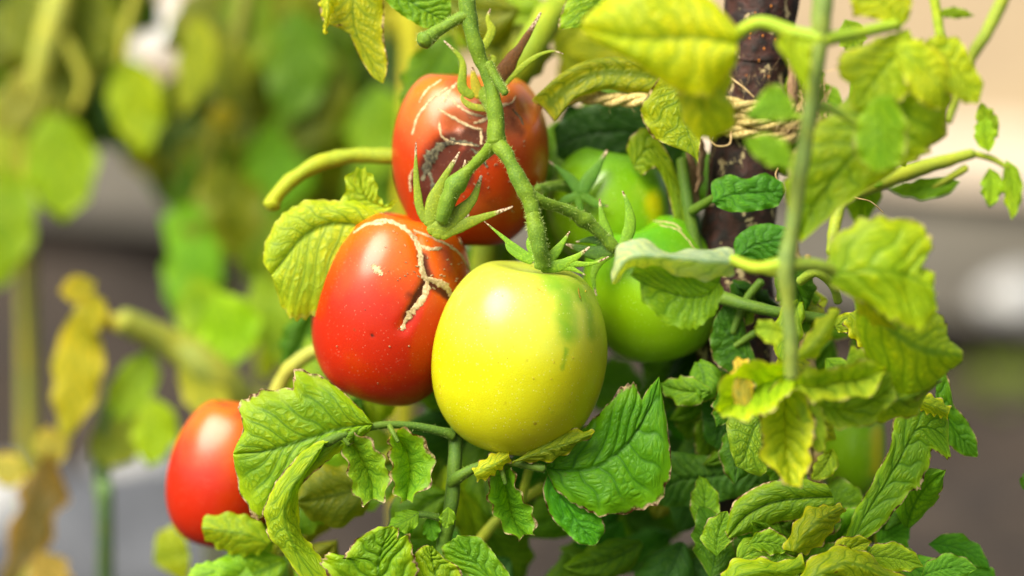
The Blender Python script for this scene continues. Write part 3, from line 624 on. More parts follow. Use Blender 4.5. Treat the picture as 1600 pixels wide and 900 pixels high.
# big green leaf right of the yellow tomato
B([(852, 730), (862, 714), (905, 676), (944, 637), (972, 603), (993, 598), (1002, 624), (1016, 603), (1030, 588)], [(852, 730), (872, 734), (900, 735), (928, 731), (955, 715), (980, 692), (1002, 660), (1018, 628), (1030, 588)],
  [(852, 730), (866, 764), (900, 790), (935, 806), (985, 802), (1033, 785), (1050, 730), (1043, 665), (1030, 588)], rgb('4d8a14'), -4, veins=8, quilt=1.9, burn=.7, ser=.06, nser=15, soft=.15, slant=1.0, bulge=1, **HQ)
B([(858, 733), (848, 765), (858, 803), (880, 828), (905, 850), (930, 852)], [(858, 733), (870, 762), (886, 790), (902, 815), (918, 835), (930, 852)], [(858, 733), (890, 755), (918, 785), (938, 805), (946, 830), (930, 852)], rgb('3f8a18'), -2, veins=6, quilt=1.5, burn=.7, nu=70, nv=16)
B([(800, 722), (850, 690), (895, 672), (930, 674)], [(800, 722, -12), (845, 706, -13), (890, 692, -13), (926, 678, -12)], [(800, 724), (840, 722), (880, 706), (926, 682)], rgb('7a8f1c'), -10, veins=6, quilt=.8, burn=1, nu=60, nv=12)
B([(745, 740), (760, 722), (782, 708), (800, 706)], [(742, 742, -10), (760, 732, -12), (780, 722, -12), (795, 712, -11)], [(745, 742), (762, 742), (778, 732), (796, 716)], rgb('98ab34'), -8, veins=4, quilt=.6, burn=.8, nu=40, nv=8)
# bottom centre
B([(600, 960), (530, 920), (500, 880), (512, 862), (535, 872), (556, 842), (590, 822), (612, 822)], [(600, 960), (598, 930), (594, 905), (592, 885), (594, 870), (600, 850), (606, 838), (614, 822)], [(600, 960), (640, 930), (655, 890), (645, 860), (640, 832), (622, 842), (624, 826), (614, 822)], rgb('6a961c'), -14, veins=7, quilt=2.2, burn=.9, ser=.06, nser=15, soft=.15, **HQ)
B([(690, 950), (652, 900), (648, 865), (662, 852), (674, 853)], [(690, 950), (682, 905), (676, 880), (674, 865), (676, 853)], [(690, 950), (722, 905), (716, 885), (694, 872), (676, 853)], rgb('6f9418'), -12, veins=6, quilt=1.8, burn=.9, nu=64, nv=14)
B([(800, 960), (745, 910), (700, 880), (690, 855), (708, 842)], [(800, 960), (775, 915), (748, 882), (725, 858), (712, 840)], [(800, 960), (800, 905), (775, 868), (750, 840), (714, 836)], rgb('5c8f1a'), -8, veins=6, quilt=1.2, burn=.3, nu=64, nv=14)
# small hanging leaflets
for L, M, R, c in [([(538, 680), (540, 702), (550, 735), (562, 762), (580, 780)], [(538, 680, -4), (558, 706, -2), (574, 735, -1), (582, 762, -2), (582, 780, -4)], [(540, 678), (570, 688), (592, 715), (600, 745), (584, 779)], rgb('62902c')),
                   ([(615, 678), (622, 700), (622, 735), (622, 765), (632, 783)], [(617, 678, -2), (634, 705, 1), (640, 735, 2), (638, 760, 0), (634, 782, -3)], [(620, 676), (648, 684), (667, 712), (668, 752), (640, 782)], rgb('62952c')),
                   ([(785, 738), (770, 768), (770, 792), (788, 815), (818, 836)], [(787, 738, -2), (792, 768, 2), (797, 795, 3), (806, 818, 0), (820, 836, -3)], [(788, 736), (802, 762), (818, 788), (826, 812), (824, 836)], rgb('4f8626'))]:
    B(L, M, R, c, -9, veins=6, quilt=.8, burn=.45, curl=-2.0, nu=56, nv=12)
tube('leaf_stalk', [(532, 680, -7, 4), (536, 684, -8, 3.5), (545, 695, -8, 3)], pl, STD); tube('leaf_stalk', [(608, 664, -4, 4), (614, 676, -7, 4), (622, 690, -8, 3)], pl, STD); tube('leaf_stalk', [(782, 724, -6, 4), (786, 742, -8, 4), (790, 756, -8, 3)], pl, STD)
for a in [(700, 792, -6, 34, 13, 85, rgb('6c9a2a')), (655, 800, -4, 55, 18, 140, rgb('6a9a24')), (668, 808, 0, 40, 14, 65, rgb('5f9a2c')), (640, 808, 0, 40, 14, 110, rgb('5a9022'))]:
    rleaf(*a[:6], pl, a[6], quilt=.7, burn=.1)
# left, behind the cracked red tomato
B([(600, 335), (560, 315), (520, 313), (480, 312), (440, 335), (415, 375), (411, 410)], [(600, 360), (560, 352), (525, 348), (495, 355), (468, 375), (445, 405), (425, 430)], [(600, 400), (560, 420), (530, 460), (500, 490), (462, 500), (440, 480), (425, 432)], rgb('8fac30'), 14, veins=8, quilt=1.3, burn=.25, bulge=3, ser=.07, nu=70, nv=16)
B([(610, 330), (560, 335), (525, 330), (540, 300), (540, 275), (560, 263)], [(615, 320, 16), (590, 318, 16), (575, 312, 16), (568, 300, 16), (566, 285, 16), (566, 265, 16)], [(620, 310), (602, 318), (592, 305), (588, 285), (580, 272), (568, 263)], rgb('8db035'), 14, veins=5, quilt=1.3, burn=.1, nu=50, nv=12)
# top left hanging leaf
B([(570, -60), (520, -30), (500, 0), (503, 30), (520, 40), (540, 40), (560, 85), (580, 118), (597, 130)], [(570, -60), (558, -30), (552, 0), (552, 30), (558, 55), (570, 80), (582, 102), (592, 118), (598, 130)], [(570, -60), (592, -30), (600, 0), (600, 35), (600, 60), (603, 80), (606, 95), (604, 115), (599, 130)], rgb('8a9c20'), 16, veins=9, quilt=1.2, burn=.45, nu=70, nv=14)
B([(500, -20), (496, 5), (502, 30), (507, 55)], [(515, -20, 8), (513, 5, 8), (512, 25, 8), (508, 52, 10)], [(535, -20), (531, 5), (520, 25), (509, 55)], rgb('a8b53a'), 12, veins=4, quilt=.8, burn=.4, nu=40, nv=8)
B([(590, -20), (610, 10), (640, 32), (665, 45), (700, 42)], [(600, -30), (630, -5), (655, 12), (680, 25), (702, 38)], [(620, -50), (665, -40), (700, -20), (705, 10), (703, 38)], rgb('5f8f1c'), 8, veins=8, quilt=1.9, burn=.1, nu=70, nv=16)
# top middle leaves, blurred in front and behind
B([(1150, 40), (1090, -20), (1020, -30), (960, -10), (915, 25)], [(1150, 70), (1085, 60), (1030, 62), (975, 60), (905, 45)], [(1150, 100), (1110, 150), (1060, 145), (1000, 105), (920, 60)], rgb('9fb41c'), -88, veins=8, quilt=1.4, burn=.3, bulge=4, nu=60, nv=14)
B([(1130, 75), (1080, 95), (1055, 130), (1060, 175), (1090, 213)], [(1135, 80, -80), (1112, 105, -84), (1098, 140, -84), (1098, 175, -82), (1100, 214, -78)], [(1140, 85), (1145, 110), (1140, 150), (1150, 190), (1110, 214)], rgb('93a81a'), -76, veins=6, quilt=1.2, burn=.3, nu=50, nv=12)
B([(900, -40), (880, 10), (872, 45), (905, 42)], [(960, -40), (930, 5), (915, 30), (908, 45)], [(1040, -40), (1010, 10), (960, 30), (915, 48)], rgb('6f9a18'), 10, veins=6, quilt=1.2, burn=.4)
B([(1050, 100), (990, 88), (930, 92), (880, 115), (845, 168)], [(1060, 130, 20), (1000, 118, 18), (940, 115, 18), (890, 135, 18), (850, 172, 18)], [(1060, 165), (1010, 150), (950, 140), (895, 152), (856, 176)], rgb('7a8a1c'), 20, veins=8, quilt=1.2, burn=.6, bulge=5)
B([(1055, 190), (1020, 165), (960, 160), (900, 170), (865, 200)], [(1070, 225), (1020, 210), (960, 205), (910, 212), (870, 230)], [(1060, 270), (1020, 255), (960, 262), (910, 260), (870, 245)], DRK, 44, veins=8, quilt=1.6, burn=.1)
B([(978, 232), (984, 215), (1002, 200), (1018, 202), (1044, 240), (1066, 290), (1076, 345), (1064, 395)], [(990, 262), (1000, 245), (1012, 232), (1024, 238), (1042, 265), (1058, 305), (1064, 345), (1062, 395)], [(1003, 275), (1012, 268), (1022, 262), (1032, 270), (1042, 295), (1050, 325), (1054, 355), (1060, 395)], rgb('6f8f1c'), 26, veins=7, quilt=1.6, burn=.6, nu=60, nv=12)
B([(1030, 120), (1000, 170), (1020, 215), (1080, 240)], [(1080, 110), (1065, 165), (1075, 205), (1088, 250)], [(1130, 110), (1110, 165), (1095, 215), (1090, 255)], rgb('7d961c'), 5, veins=6, quilt=1.4, burn=.4)
# folded leaf over the green tomato (pale top, green underside)
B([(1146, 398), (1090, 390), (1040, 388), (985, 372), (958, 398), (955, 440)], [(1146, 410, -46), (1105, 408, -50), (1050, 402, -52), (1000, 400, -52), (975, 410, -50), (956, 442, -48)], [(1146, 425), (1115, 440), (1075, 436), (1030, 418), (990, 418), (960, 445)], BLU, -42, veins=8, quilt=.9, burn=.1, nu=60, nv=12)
B([(1130, 420), (1085, 425), (1040, 415), (995, 415), (985, 430)], [(1128, 432, -40), (1110, 458, -38), (1080, 465, -38), (1040, 455, -38), (1000, 440, -40)], [(1125, 440), (1120, 482), (1090, 512), (1045, 508), (1002, 470)], rgb('6f9a24'), -40, veins=9, quilt=1.8, burn=.1, nu=60, nv=14, ser=.12)
tube('leaf_stalk', [(1140, 405, -44, 8), (1175, 418, -46, 8), (1225, 425, -48, 10)], pl, rgb('8ea84a'))
# leaves on and beside the stake
B([(1112, 316), (1112, 285), (1140, 272), (1165, 280), (1195, 270), (1225, 285)], [(1112, 316, 6), (1140, 305, 8), (1165, 302, 8), (1190, 300, 8), (1212, 300, 8), (1228, 296, 8)], [(1112, 316), (1135, 330), (1165, 332), (1190, 328), (1215, 322), (1228, 300)], rgb('3f7f22'), 8, veins=6, quilt=1.4, burn=.2)
B([(1145, 400), (1150, 370), (1180, 350), (1215, 350), (1235, 365)], [(1150, 405, 4), (1175, 385, 5), (1200, 378, 5), (1220, 375, 5), (1240, 375, 5)], [(1155, 408), (1185, 412), (1210, 405), (1228, 395), (1240, 380)], rgb('3f7d24'), 6, veins=6, quilt=1.3, burn=.1)
B([(1190, 590), (1170, 530), (1160, 490), (1135, 472), (1122, 490)], [(1190, 595, 14), (1165, 560, 14), (1145, 530, 14), (1130, 510, 14), (1120, 492, 14)], [(1190, 600), (1150, 590), (1115, 565), (1108, 530), (1116, 500)], rgb('3b6d1e'), 14, veins=7, quilt=1.5, burn=.5)
B([(1180, 560), (1150, 560), (1115, 590), (1095, 630), (1100, 690)], [(1185, 575), (1160, 600), (1140, 640), (1125, 670), (1118, 700)], [(1200, 590), (1190, 640), (1170, 680), (1150, 700), (1125, 705)], rgb('2f5f1e'), 18, veins=7, quilt=1.7, burn=.25)
B([(1190, 640), (1155, 625), (1135, 660), (1140, 700), (1150, 728)], [(1200, 650), (1180, 665), (1170, 690), (1162, 715), (1152, 730)], [(1215, 660), (1215, 690), (1205, 720), (1190, 745), (1156, 732)], rgb('6f9630'), -4, veins=7, quilt=1.6, burn=.25)
# foreground fan leaf and rolled leaflets on the right
FS = tube('shoot_stem', [(p_[0], p_[1], p_[2] - 26, p_[3]) for p_ in [(1290, -60, -62, 16), (1284, 20, -62, 16), (1278, 90, -61, 13), (1262, 200, -59, 12), (1248, 290, -57, 12), (1236, 370, -55, 12), (1228, 415, -54, 15), (1232, 480, -52, 11), (1236, 540, -50, 11), (1236, 590, -48, 10)]], pl, rgb('738a52'))
SL = lambda q, c=rgb('8aa838'): tube('leaf_stalk', [(p_[0], p_[1], p_[2] - 26, p_[3]) for p_ in q], FS, c)
def near(q, dd=-26): return [tuple(p_[:2]) + (p_[2] + dd,) if len(p_) > 2 else p_ for p_ in q]
def FB(L, M, R, c, d=0, **k):
    dd = -40 if M[0][1] < 440 and M[-1][1] < 470 else -8
    return blade('leaflet', near(L, dd), near(M, dd), near(R, dd), FS, c, d + dd, **{'soft': .3, 'ser': .12, 'nser': 9, **k, 'burn': max(.35, k.get('burn', 0))})
SL([(1284, 60, -62, 14), (1240, 52, -60, 12), (1190, 35, -58, 11), (1150, 55, -54, 10), (1125, 90, -50, 8)]); SL([(1284, 62, -62, 12), (1340, 52, -56, 10), (1400, 38, -50, 9)])
SL([(1228, 412, -54, 12), (1180, 418, -50, 9), (1145, 405, -46, 8)]); SL([(1228, 412, -54, 12), (1280, 415, -50, 10), (1310, 430, -46, 9), (1345, 460, -44, 6)], rgb('7c9440'))
SL([(1258, 185, -59, 4), (1240, 180, -57, 4), (1225, 175, -56, 3)]); SL([(1246, 262, -57, 4), (1232, 258, -56, 4), (1215, 250, -55, 3)]); SL([(1262, 170, -58, 5), (1300, 170, -54, 6), (1345, 200, -50, 5), (1390, 230, -46, 4)], rgb('86a04a'))
FB([(1245, 185), (1225, 190), (1190, 190), (1165, 185)], [(1242, 175), (1222, 168), (1195, 168), (1165, 184)], [(1240, 160), (1222, 135), (1200, 132), (1166, 182)], rgb('6f9c28'), -54, veins=5, quilt=.8, burn=.05)
FB([(1235, 262), (1205, 262), (1180, 248), (1163, 222)], [(1235, 255), (1212, 242), (1190, 230), (1164, 220)], [(1236, 245), (1232, 222), (1200, 207), (1166, 216)], rgb('6f9c24'), -54, veins=5, quilt=.8, burn=.05)
FB([(1262, 60), (1222, 50), (1212, 70), (1232, 100), (1258, 140)], [(1270, 62), (1245, 62), (1240, 80), (1248, 105), (1260, 142)], [(1278, 66), (1270, 70), (1268, 90), (1266, 112), (1262, 144)], rgb('8fae20'), -56, veins=5, quilt=.8, burn=.05)
FB([(1420, 45), (1370, 60), (1312, 85), (1308, 115), (1330, 135), (1330, 165)], [(1425, 60), (1400, 85), (1378, 110), (1362, 130), (1350, 148), (1335, 168)], [(1440, 70), (1440, 110), (1425, 140), (1400, 165), (1370, 180), (1338, 172)], rgb('93ae22'), -34, veins=7, quilt=1.6, burn=.2, bulge=.8)
FB([(1420, 60), (1370, 110), (1320, 160), (1268, 195), (1238, 245), (1222, 300), (1245, 375)], [(1425, 65, -34), (1410, 130, -32), (1380, 190, -30), (1335, 240, -28), (1300, 280, -26), (1270, 325, -24), (1248, 378, -22)],
   [(1440, 60), (1480, 140), (1478, 210), (1440, 245), (1385, 275), (1310, 330), (1252, 380)], rgb('7fa01e'), -26, veins=10, quilt=2.0, burn=.35, nu=80, nv=18)
FB([(1445, 65), (1462, 55), (1500, 60), (1520, 100), (1538, 130)], [(1450, 75), (1472, 90), (1495, 110), (1512, 135), (1530, 160)], [(1450, 90), (1462, 130), (1485, 150), (1505, 160), (1530, 162)], rgb('93ae2c'), -30, veins=6, quilt=1.0, burn=.15)
FB([(1395, 65), (1430, 60), (1470, 80), (1490, 120), (1478, 160)], [(1400, 75, -40), (1425, 90, -42), (1450, 110, -42), (1468, 135, -42), (1476, 165, -40)], [(1400, 85), (1415, 120), (1430, 150), (1450, 170), (1474, 172)], rgb('9ab02c'), -40, veins=6, quilt=1.0, burn=.3)
FB([(1405, 50), (1370, 30), (1335, 25), (1325, -10)], [(1410, 40), (1385, 10), (1365, -10), (1345, -30)], [(1420, 30), (1425, 5), (1415, -25), (1370, -50)], rgb('96ad22'), -36, veins=5, quilt=1.0, burn=.3)
FB([(1350, 170), (1335, 200), (1335, 240), (1370, 270)], [(1370, 150), (1375, 190), (1375, 230), (1385, 265)], [(1400, 150), (1420, 200), (1415, 245), (1400, 262)], rgb('74a01e'), -46, veins=5, quilt=.9, burn=.05)
FB([(1295, 425), (1300, 370), (1345, 342), (1400, 340), (1445, 352), (1455, 385), (1425, 410), (1462, 422), (1464, 455)], [(1300, 430, -34), (1330, 425, -34), (1365, 422, -36), (1395, 425, -36), (1415, 430, -34), (1430, 436, -34), (1440, 440, -34), (1452, 450, -34), (1464, 460, -34)],
   [(1300, 440), (1340, 470), (1375, 490), (1405, 505), (1425, 515), (1440, 515), (1450, 505), (1465, 490), (1466, 465)], rgb('86a81c'), -32, veins=8, quilt=1.3, burn=.3, nu=70, nv=14)
FB([(1345, 455), (1400, 440), (1445, 455), (1472, 500), (1478, 530), (1502, 552)], [(1340, 465, -40), (1370, 495, -44), (1405, 525, -46), (1440, 545, -46), (1475, 552, -44), (1503, 556, -40)], [(1335, 470), (1345, 540), (1375, 600), (1415, 630), (1470, 590), (1504, 562)], rgb('86a81e'), -34, veins=8, quilt=1.3, burn=.35, bulge=1, nu=70, nv=14)
FB([(1330, 540), (1370, 560), (1410, 570), (1440, 580), (1472, 590)], [(1318, 580, -36), (1350, 610, -38), (1385, 625, -38), (1420, 620, -38), (1472, 595, -36)], [(1300, 620), (1320, 650), (1375, 658), (1430, 650), (1474, 600)], rgb('7c9e2c'), -30, veins=7, quilt=1.1, burn=.1)
FB([(1338, 450), (1360, 452), (1385, 480), (1402, 512)], [(1334, 455, -58), (1352, 470, -60), (1374, 492, -58), (1400, 515, -52)], [(1334, 465), (1342, 485), (1365, 508), (1396, 518)], rgb('a3b424'), -50, veins=5, quilt=.6, burn=.2, bulge=.8)
FB([(1236, 592), (1262, 570), (1300, 572), (1340, 562), (1382, 566)], [(1238, 600, -46), (1275, 606, -43), (1310, 596, -42), (1345, 592, -42), (1384, 575, -44)], [(1240, 610, -52), (1270, 634, -56), (1310, 628, -58), (1350, 618, -56), (1386, 588, -50)], rgb('86a440'), -50, veins=6, quilt=1.8, burn=.3, slant=.8)
FB([(1262, 612), (1300, 606), (1350, 596), (1392, 580)], [(1266, 630, -44), (1305, 640, -40), (1352, 632, -40), (1396, 604, -42)], [(1272, 648), (1308, 672), (1362, 664), (1402, 622)], rgb('7a9c34'), -44, veins=6, quilt=1.8, burn=.3)
FB([(1238, 560), (1200, 556), (1155, 566), (1120, 606), (1118, 640)], [(1240, 578, -42), (1205, 594, -40), (1172, 612, -40), (1144, 630, -42), (1122, 644, -46)], [(1242, 600, -52), (1222, 634, -54), (1190, 652, -54), (1158, 662, -52), (1128, 652, -48)], rgb('8bb028'), -50, veins=6, quilt=1.9, burn=.35)
FB([(1218, 590), (1190, 630), (1186, 680), (1200, 722), (1228, 756)], [(1228, 590, -42), (1226, 640, -38), (1226, 690, -38), (1230, 725, -40), (1238, 760, -44)], [(1245, 590), (1262, 640), (1276, 690), (1266, 735), (1248, 760)], rgb('98ae2c'), -46, veins=7, quilt=2.0, burn=.5)
FB([(1240, 600), (1245, 640), (1255, 680), (1278, 708)], [(1250, 600), (1262, 640), (1275, 675), (1284, 706)], [(1262, 600), (1285, 640), (1292, 680), (1288, 705)], rgb('8aa838'), -44, veins=5, quilt=.9, burn=.1)
FB([(1232, 560), (1262, 530), (1280, 500), (1298, 480)], [(1232, 566, -52), (1265, 545, -56), (1290, 515, -56), (1310, 484, -50)], [(1240, 572), (1275, 562), (1302, 528), (1314, 490)], rgb('93a83c'), -48, veins=5, quilt=.6, burn=.1, bulge=.8)
FB([(1225, 515), (1205, 500), (1185, 500), (1180, 512)], [(1225, 520), (1208, 515), (1192, 512), (1180, 516)], [(1222, 530), (1210, 540), (1195, 535), (1181, 520)], rgb('8fb03a'), -48, veins=4, quilt=.5, burn=.1)
FB([(1180, 640), (1178, 600), (1168, 560), (1150, 558)], [(1165, 640, -46), (1150, 610, -48), (1150, 585, -48), (1150, 560, -46)], [(1150, 640), (1138, 610), (1140, 580), (1146, 562)], rgb('b5b088'), -44, veins=4, quilt=.8, burn=1)
# curled scorched leaflets behind the shoot
B([(1340, 485), (1365, 498), (1382, 520), (1384, 545)], [(1328, 490, -18), (1348, 510, -20), (1362, 530, -20), (1382, 548, -18)], [(1325, 500), (1335, 525), (1355, 545), (1380, 550)], rgb('8ea62c'), -16, veins=4, quilt=.6, burn=1, curl=1.5)
B([(1300, 500), (1320, 488), (1345, 488), (1360, 490)], [(1305, 510), (1322, 505), (1340, 500), (1358, 492)], [(1310, 520), (1325, 520), (1345, 512), (1358, 495)], rgb('7f9c2c'), -10, veins=4, quilt=.6, burn=1)
# long hanging hero leaf, lower right
B([(1318, 851), (1334, 802), (1360, 758), (1390, 697), (1398, 651), (1437, 624), (1470, 640), (1483, 655)], [(1328, 852), (1355, 800), (1385, 752), (1412, 705), (1425, 680), (1440, 668), (1462, 672), (1482, 690)],
  [(1342, 852), (1378, 824), (1420, 768), (1436, 764), (1452, 724), (1456, 702), (1480, 718), (1486, 712)], rgb('669620'), -6, veins=8, quilt=1.1, burn=.85, nu=84, nv=18, soft=.2, ser=.07, nser=16)
B([(1430, 625), (1440, 615), (1462, 622), (1482, 640)], [(1432, 632, -10), (1445, 630, -11), (1462, 636, -11), (1482, 646, -10)], [(1438, 640), (1450, 645), (1466, 646), (1482, 648)], rgb('96ae2c'), -8, veins=4, quilt=.5, burn=1)
B([(1462, 575), (1480, 582), (1490, 630), (1515, 660), (1527, 690), (1527, 713)], [(1462, 610), (1470, 630), (1482, 655), (1498, 680), (1512, 695), (1527, 714)], [(1460, 650), (1462, 672), (1475, 690), (1490, 702), (1505, 712), (1525, 714)], rgb('4f8a1c'), 4, veins=7, quilt=1.2, burn=.7, nu=60, nv=14)
# lower right mass
B([(1290, 755), (1240, 745), (1190, 756), (1145, 785), (1132, 830)], [(1300, 775), (1250, 778), (1205, 785), (1165, 805), (1136, 838)], [(1305, 800), (1255, 812), (1215, 818), (1175, 832), (1140, 842)], rgb('5f8616'), -4, veins=7, quilt=1.2, burn=.6, bulge=3)
B([(1230, 860), (1240, 820), (1262, 795), (1290, 792), (1315, 790)], [(1240, 862, -14), (1258, 835, -16), (1278, 815, -16), (1298, 802, -14), (1316, 792, -12)], [(1255, 862), (1280, 850), (1302, 830), (1312, 812), (1318, 794)], rgb('7a8f1c'), -10, veins=5, quilt=1.0, burn=1)
B([(1250, 905), (1262, 878), (1300, 856), (1340, 858), (1380, 878), (1425, 905)], [(1255, 915, -22), (1285, 895, -24), (1320, 880, -24), (1350, 885, -24), (1385, 900, -22), (1430, 918, -20)], [(1260, 940), (1290, 930), (1325, 925), (1360, 930), (1390, 940), (1430, 940)], rgb('74901c'), -18, veins=6, quilt=1.2, burn=1, nu=60, nv=14)
B([(1130, 905), (1145, 882), (1190, 872), (1230, 878), (1255, 870)], [(1135, 910, -20), (1160, 898, -22), (1195, 892, -22), (1225, 892, -20), (1256, 878, -18)], [(1140, 925), (1165, 920), (1200, 915), (1235, 905), (1258, 888)], rgb('76981e'), -16, veins=5, quilt=.9, burn=1)
rest = [(1110, 905, 4, 120, 34, -70, GRN, -.5, .3), (1150, 880, -6, 90, 24, -55, rgb('6f9a22'), .9, .2), (1180, 900, -8, 85, 24, -35, rgb('5d8a1a'), .5, .4), (1210, 850, -2, 80, 22, 200, rgb('4f8a24'), .2, .1), (1315, 840, 2, 110, 26, 40, rgb('5d9a3a'), .3, .2),
        (1385, 860, 6, 90, 22, 25, rgb('6aa040'), .3, .2), (1400, 880, 2, 150, 30, 8, rgb('5fa048'), .5, .3), (1450, 850, 10, 110, 22, -6, rgb('3f7f22'), .5, .3), (1490, 890, 12, 80, 22, 4, rgb('4a8a28'), .3, .3), (1370, 850, 14, 60, 30, -40, rgb('5a9a30'), .2, .1),
        (1275, 800, 16, 80, 40, -30, rgb('5f8a24'), .4, .3), (1360, 810, 20, 60, 26, 10, rgb('6a9a3a'), .4, .1)]
for a in rest: rleaf(*a[:6], pl, a[6], bend=a[7], burn=a[8], quilt=1.0, nu=34, nv=8)
B([(1200, 712), (1150, 712), (1100, 712), (1045, 705), (1030, 730)], [(1205, 730), (1150, 738), (1100, 745), (1060, 750), (1030, 770)], [(1200, 750), (1160, 775), (1110, 785), (1060, 792), (1030, 790)], rgb('4a7a3c'), 22, veins=12, quilt=2.4, burn=.05, nu=70, nv=12)
for a in [(1350, 870, -8, 95, 24, -8, rgb('7fa428'), .3, .8), (1300, 890, -12, 80, 22, -70, rgb('86a01c'), .6, .9), (1170, 850, -10, 70, 20, -20, rgb('6f9a22'), .5, .6), (1440, 900, -4, 90, 22, -30, rgb('62a040'), .4, .4), (1225, 815, 8, 95, 28, 15, rgb('55801c'), -.3, .5), (1120, 870, -4, 75, 24, -100, rgb('64901c'), .4, .5),
          (1260, 740, 10, 70, 20, 120, rgb('6a9424'), .4, .6), (1090, 830, 6, 90, 24, -60, rgb('5f8f1c'), -.5, .4), (1210, 690, 6, 80, 24, 60, rgb('5a8c24'), .5, .4), (1130, 600, 4, 70, 20, 70, rgb('4a8020'), .5, .5), (1300, 700, 14, 60, 18, 100, rgb('7a9c2a'), .4, .6), (1240, 470, 8, 70, 20, 60, rgb('5f902a'), .5, .3), (1290, 560, 4, 80, 26, 40, rgb('6f9c26'), .4, .4)]:
    rleaf(*a[:6], pl, a[6], bend=a[7], burn=a[8], quilt=1.2, nu=44, nv=10, ser=.06)
# right background sprig, slightly blurred
for a in [(1560, 215, 34, 62, 17, 228, LIM), (1545, 238, 34, 60, 17, 250, rgb('86b020')), (1500, 283, 36, 115, 17, 160, rgb('6f9f1c')), (1545, 262, 36, 62, 17, 75, rgb('86b024')), (1572, 250, 36, 95, 16, 70, rgb('8ab028')), (1466, 22, 44, 58, 9, -12, LIM), (1320, 30, 20, 60, 22, 60, LIM), (1598, 765, 12, 30, 14, -60, GRN)]:
    rleaf(*a[:6], pl, a[6], burn=.05, quilt=.8, veins=6)
# the green thicket behind the cluster
random.seed(21)
def fill(n, x0, x1, y0, y1, d0, d1, ln, wd, cols, ang=(20, 160), parent=None, burn=.15, grad=False, nu=22, nv=5):
    for i in range(n):
        x, y = random.uniform(x0, x1), random.uniform(y0, y1)
        if d0 > 300 and 180 < x < 330 and y < 110: x += -150 if x < 255 else 110
        if d0 < 52 and 1240 < x < 1400 and 560 < y < 770: continue
        d = random.uniform(d0, d1)
        rleaf(x, y, d, random.uniform(*ln), random.uniform(*wd), random.uniform(*ang), parent or pl, random.choice(cols), bend=random.uniform(-.6, .6), dz=random.uniform(-14, 14), burn=burn, quilt=1.3, nu=nu, nv=nv, bulge=random.uniform(0, 4))
fill(46, 700, 1090, 600, 910, 28, 85, (100, 170), (30, 52), [GRN, MID, MID, TEAL, rgb('3a7a26'), rgb('5d9020')], (0, 180))
fill(16, 440, 700, 690, 920, 25, 70, (100, 170), (32, 55), [MID, LIM, rgb('6f9f20'), OLI], (0, 180))
fill(9, 430, 640, 440, 640, 60, 110, (90, 150), (24, 42), [MID, LIM, OLI, GRN], (40, 160))
fill(12, 850, 1070, 120, 330, 60, 110, (90, 150), (30, 48), [GRN, DRK, MID], (0, 180))
fill(8, 860, 1080, 360, 600, 70, 110, (90, 150), (30, 46), [DRK, GRN, TEAL], (0, 180))
fill(8, 1060, 1110, 400, 620, 40, 70, (90, 130), (28, 40), [DRK, GRN], (30, 160))
fill(9, 1040, 1240, 700, 900, 55, 90, (100, 150), (30, 45), [MID, OLI, GRN], (0, 180))
fill(26, 1200, 1410, 360, 660, 2, 60, (60, 120), (18, 34), [MID, LIM, GRN, rgb('5a8a24'), rgb('8aa030')], (20, 170), burn=.45, nu=34, nv=8)
fill(12, 1090, 1190, 560, 720, 5, 30, (60, 100), (18, 30), [GRN, MID, rgb('5a8a24')], (10, 170), burn=.4, nu=34, nv=8)
fill(10, 1230, 1420, 60, 300, 0, 50, (80, 120), (24, 38), [LIM, rgb('8fae22'), rgb('6f9c20')], (40, 150), burn=.3)
fill(16, 540, 780, 300, 620, 55, 100, (90, 140), (28, 42), [GRN, DRK, MID], (20, 160))
fill(7, 640, 900, -60, 60, 60, 110, (90, 150), (30, 45), [OLI, LIM, MID], (20, 160))
fill(16, 1120, 1440, 800, 930, 4, 30, (70, 120), (20, 34), [GRN, MID, rgb('5a9024'), rgb('6f9a22')], (190, 350), burn=.5, nu=34, nv=8)
fill(10, 1080, 1200, 430, 760, 12, 40, (60, 100), (18, 28), [GRN, DRK, MID], (20, 160), burn=.4)
fill(12, 1190, 1420, 780, 900, 20, 45, (80, 120), (24, 38), [GRN, MID, rgb('5a8a30')], (0, 180))

# ------------------------------------------------------------------ blurred plants behind
def plant(label, base, name='tomato_plant'):
    return empty(name, base, label, 'tomato plant', 'blurred tomato plants behind the staked one')
b = toW([(100, 400, 420)])[0]; b[2] = 0
p2 = plant('out-of-focus tomato plant at the upper left with large drooping bright leaves', b)
tube('stem', [(110, -400, 300, 20), (100, -60, 300, 22), (78, 60, 300, 24), (50, 180, 310, 20), (40, 320, 330, 14), (46, 700, 420, 14), (60, 2200, 560, 14)], p2, rgb('9aa050'))
tube('stem', [(90, 40, 300, 10), (130, 120, 300, 9), (120, 170, 300, 7)], p2, rgb('8f9440')); tube('stem', [(230, -60, 300, 10), (200, 40, 300, 9), (190, 100, 300, 7)], p2, rgb('8f9440'))
tube('stem', [(395, -60, 330, 13), (360, 120, 330, 12), (320, 300, 340, 12), (330, 600, 360, 12), (350, 1500, 600, 12)], p2, rgb('6d7430'))
tube('stem', [(640, -60, 260, 18), (645, 60, 260, 18), (640, 240, 270, 18), (630, 500, 300, 18), (640, 1500, 420, 18)], p2, rgb('a3a42c'))
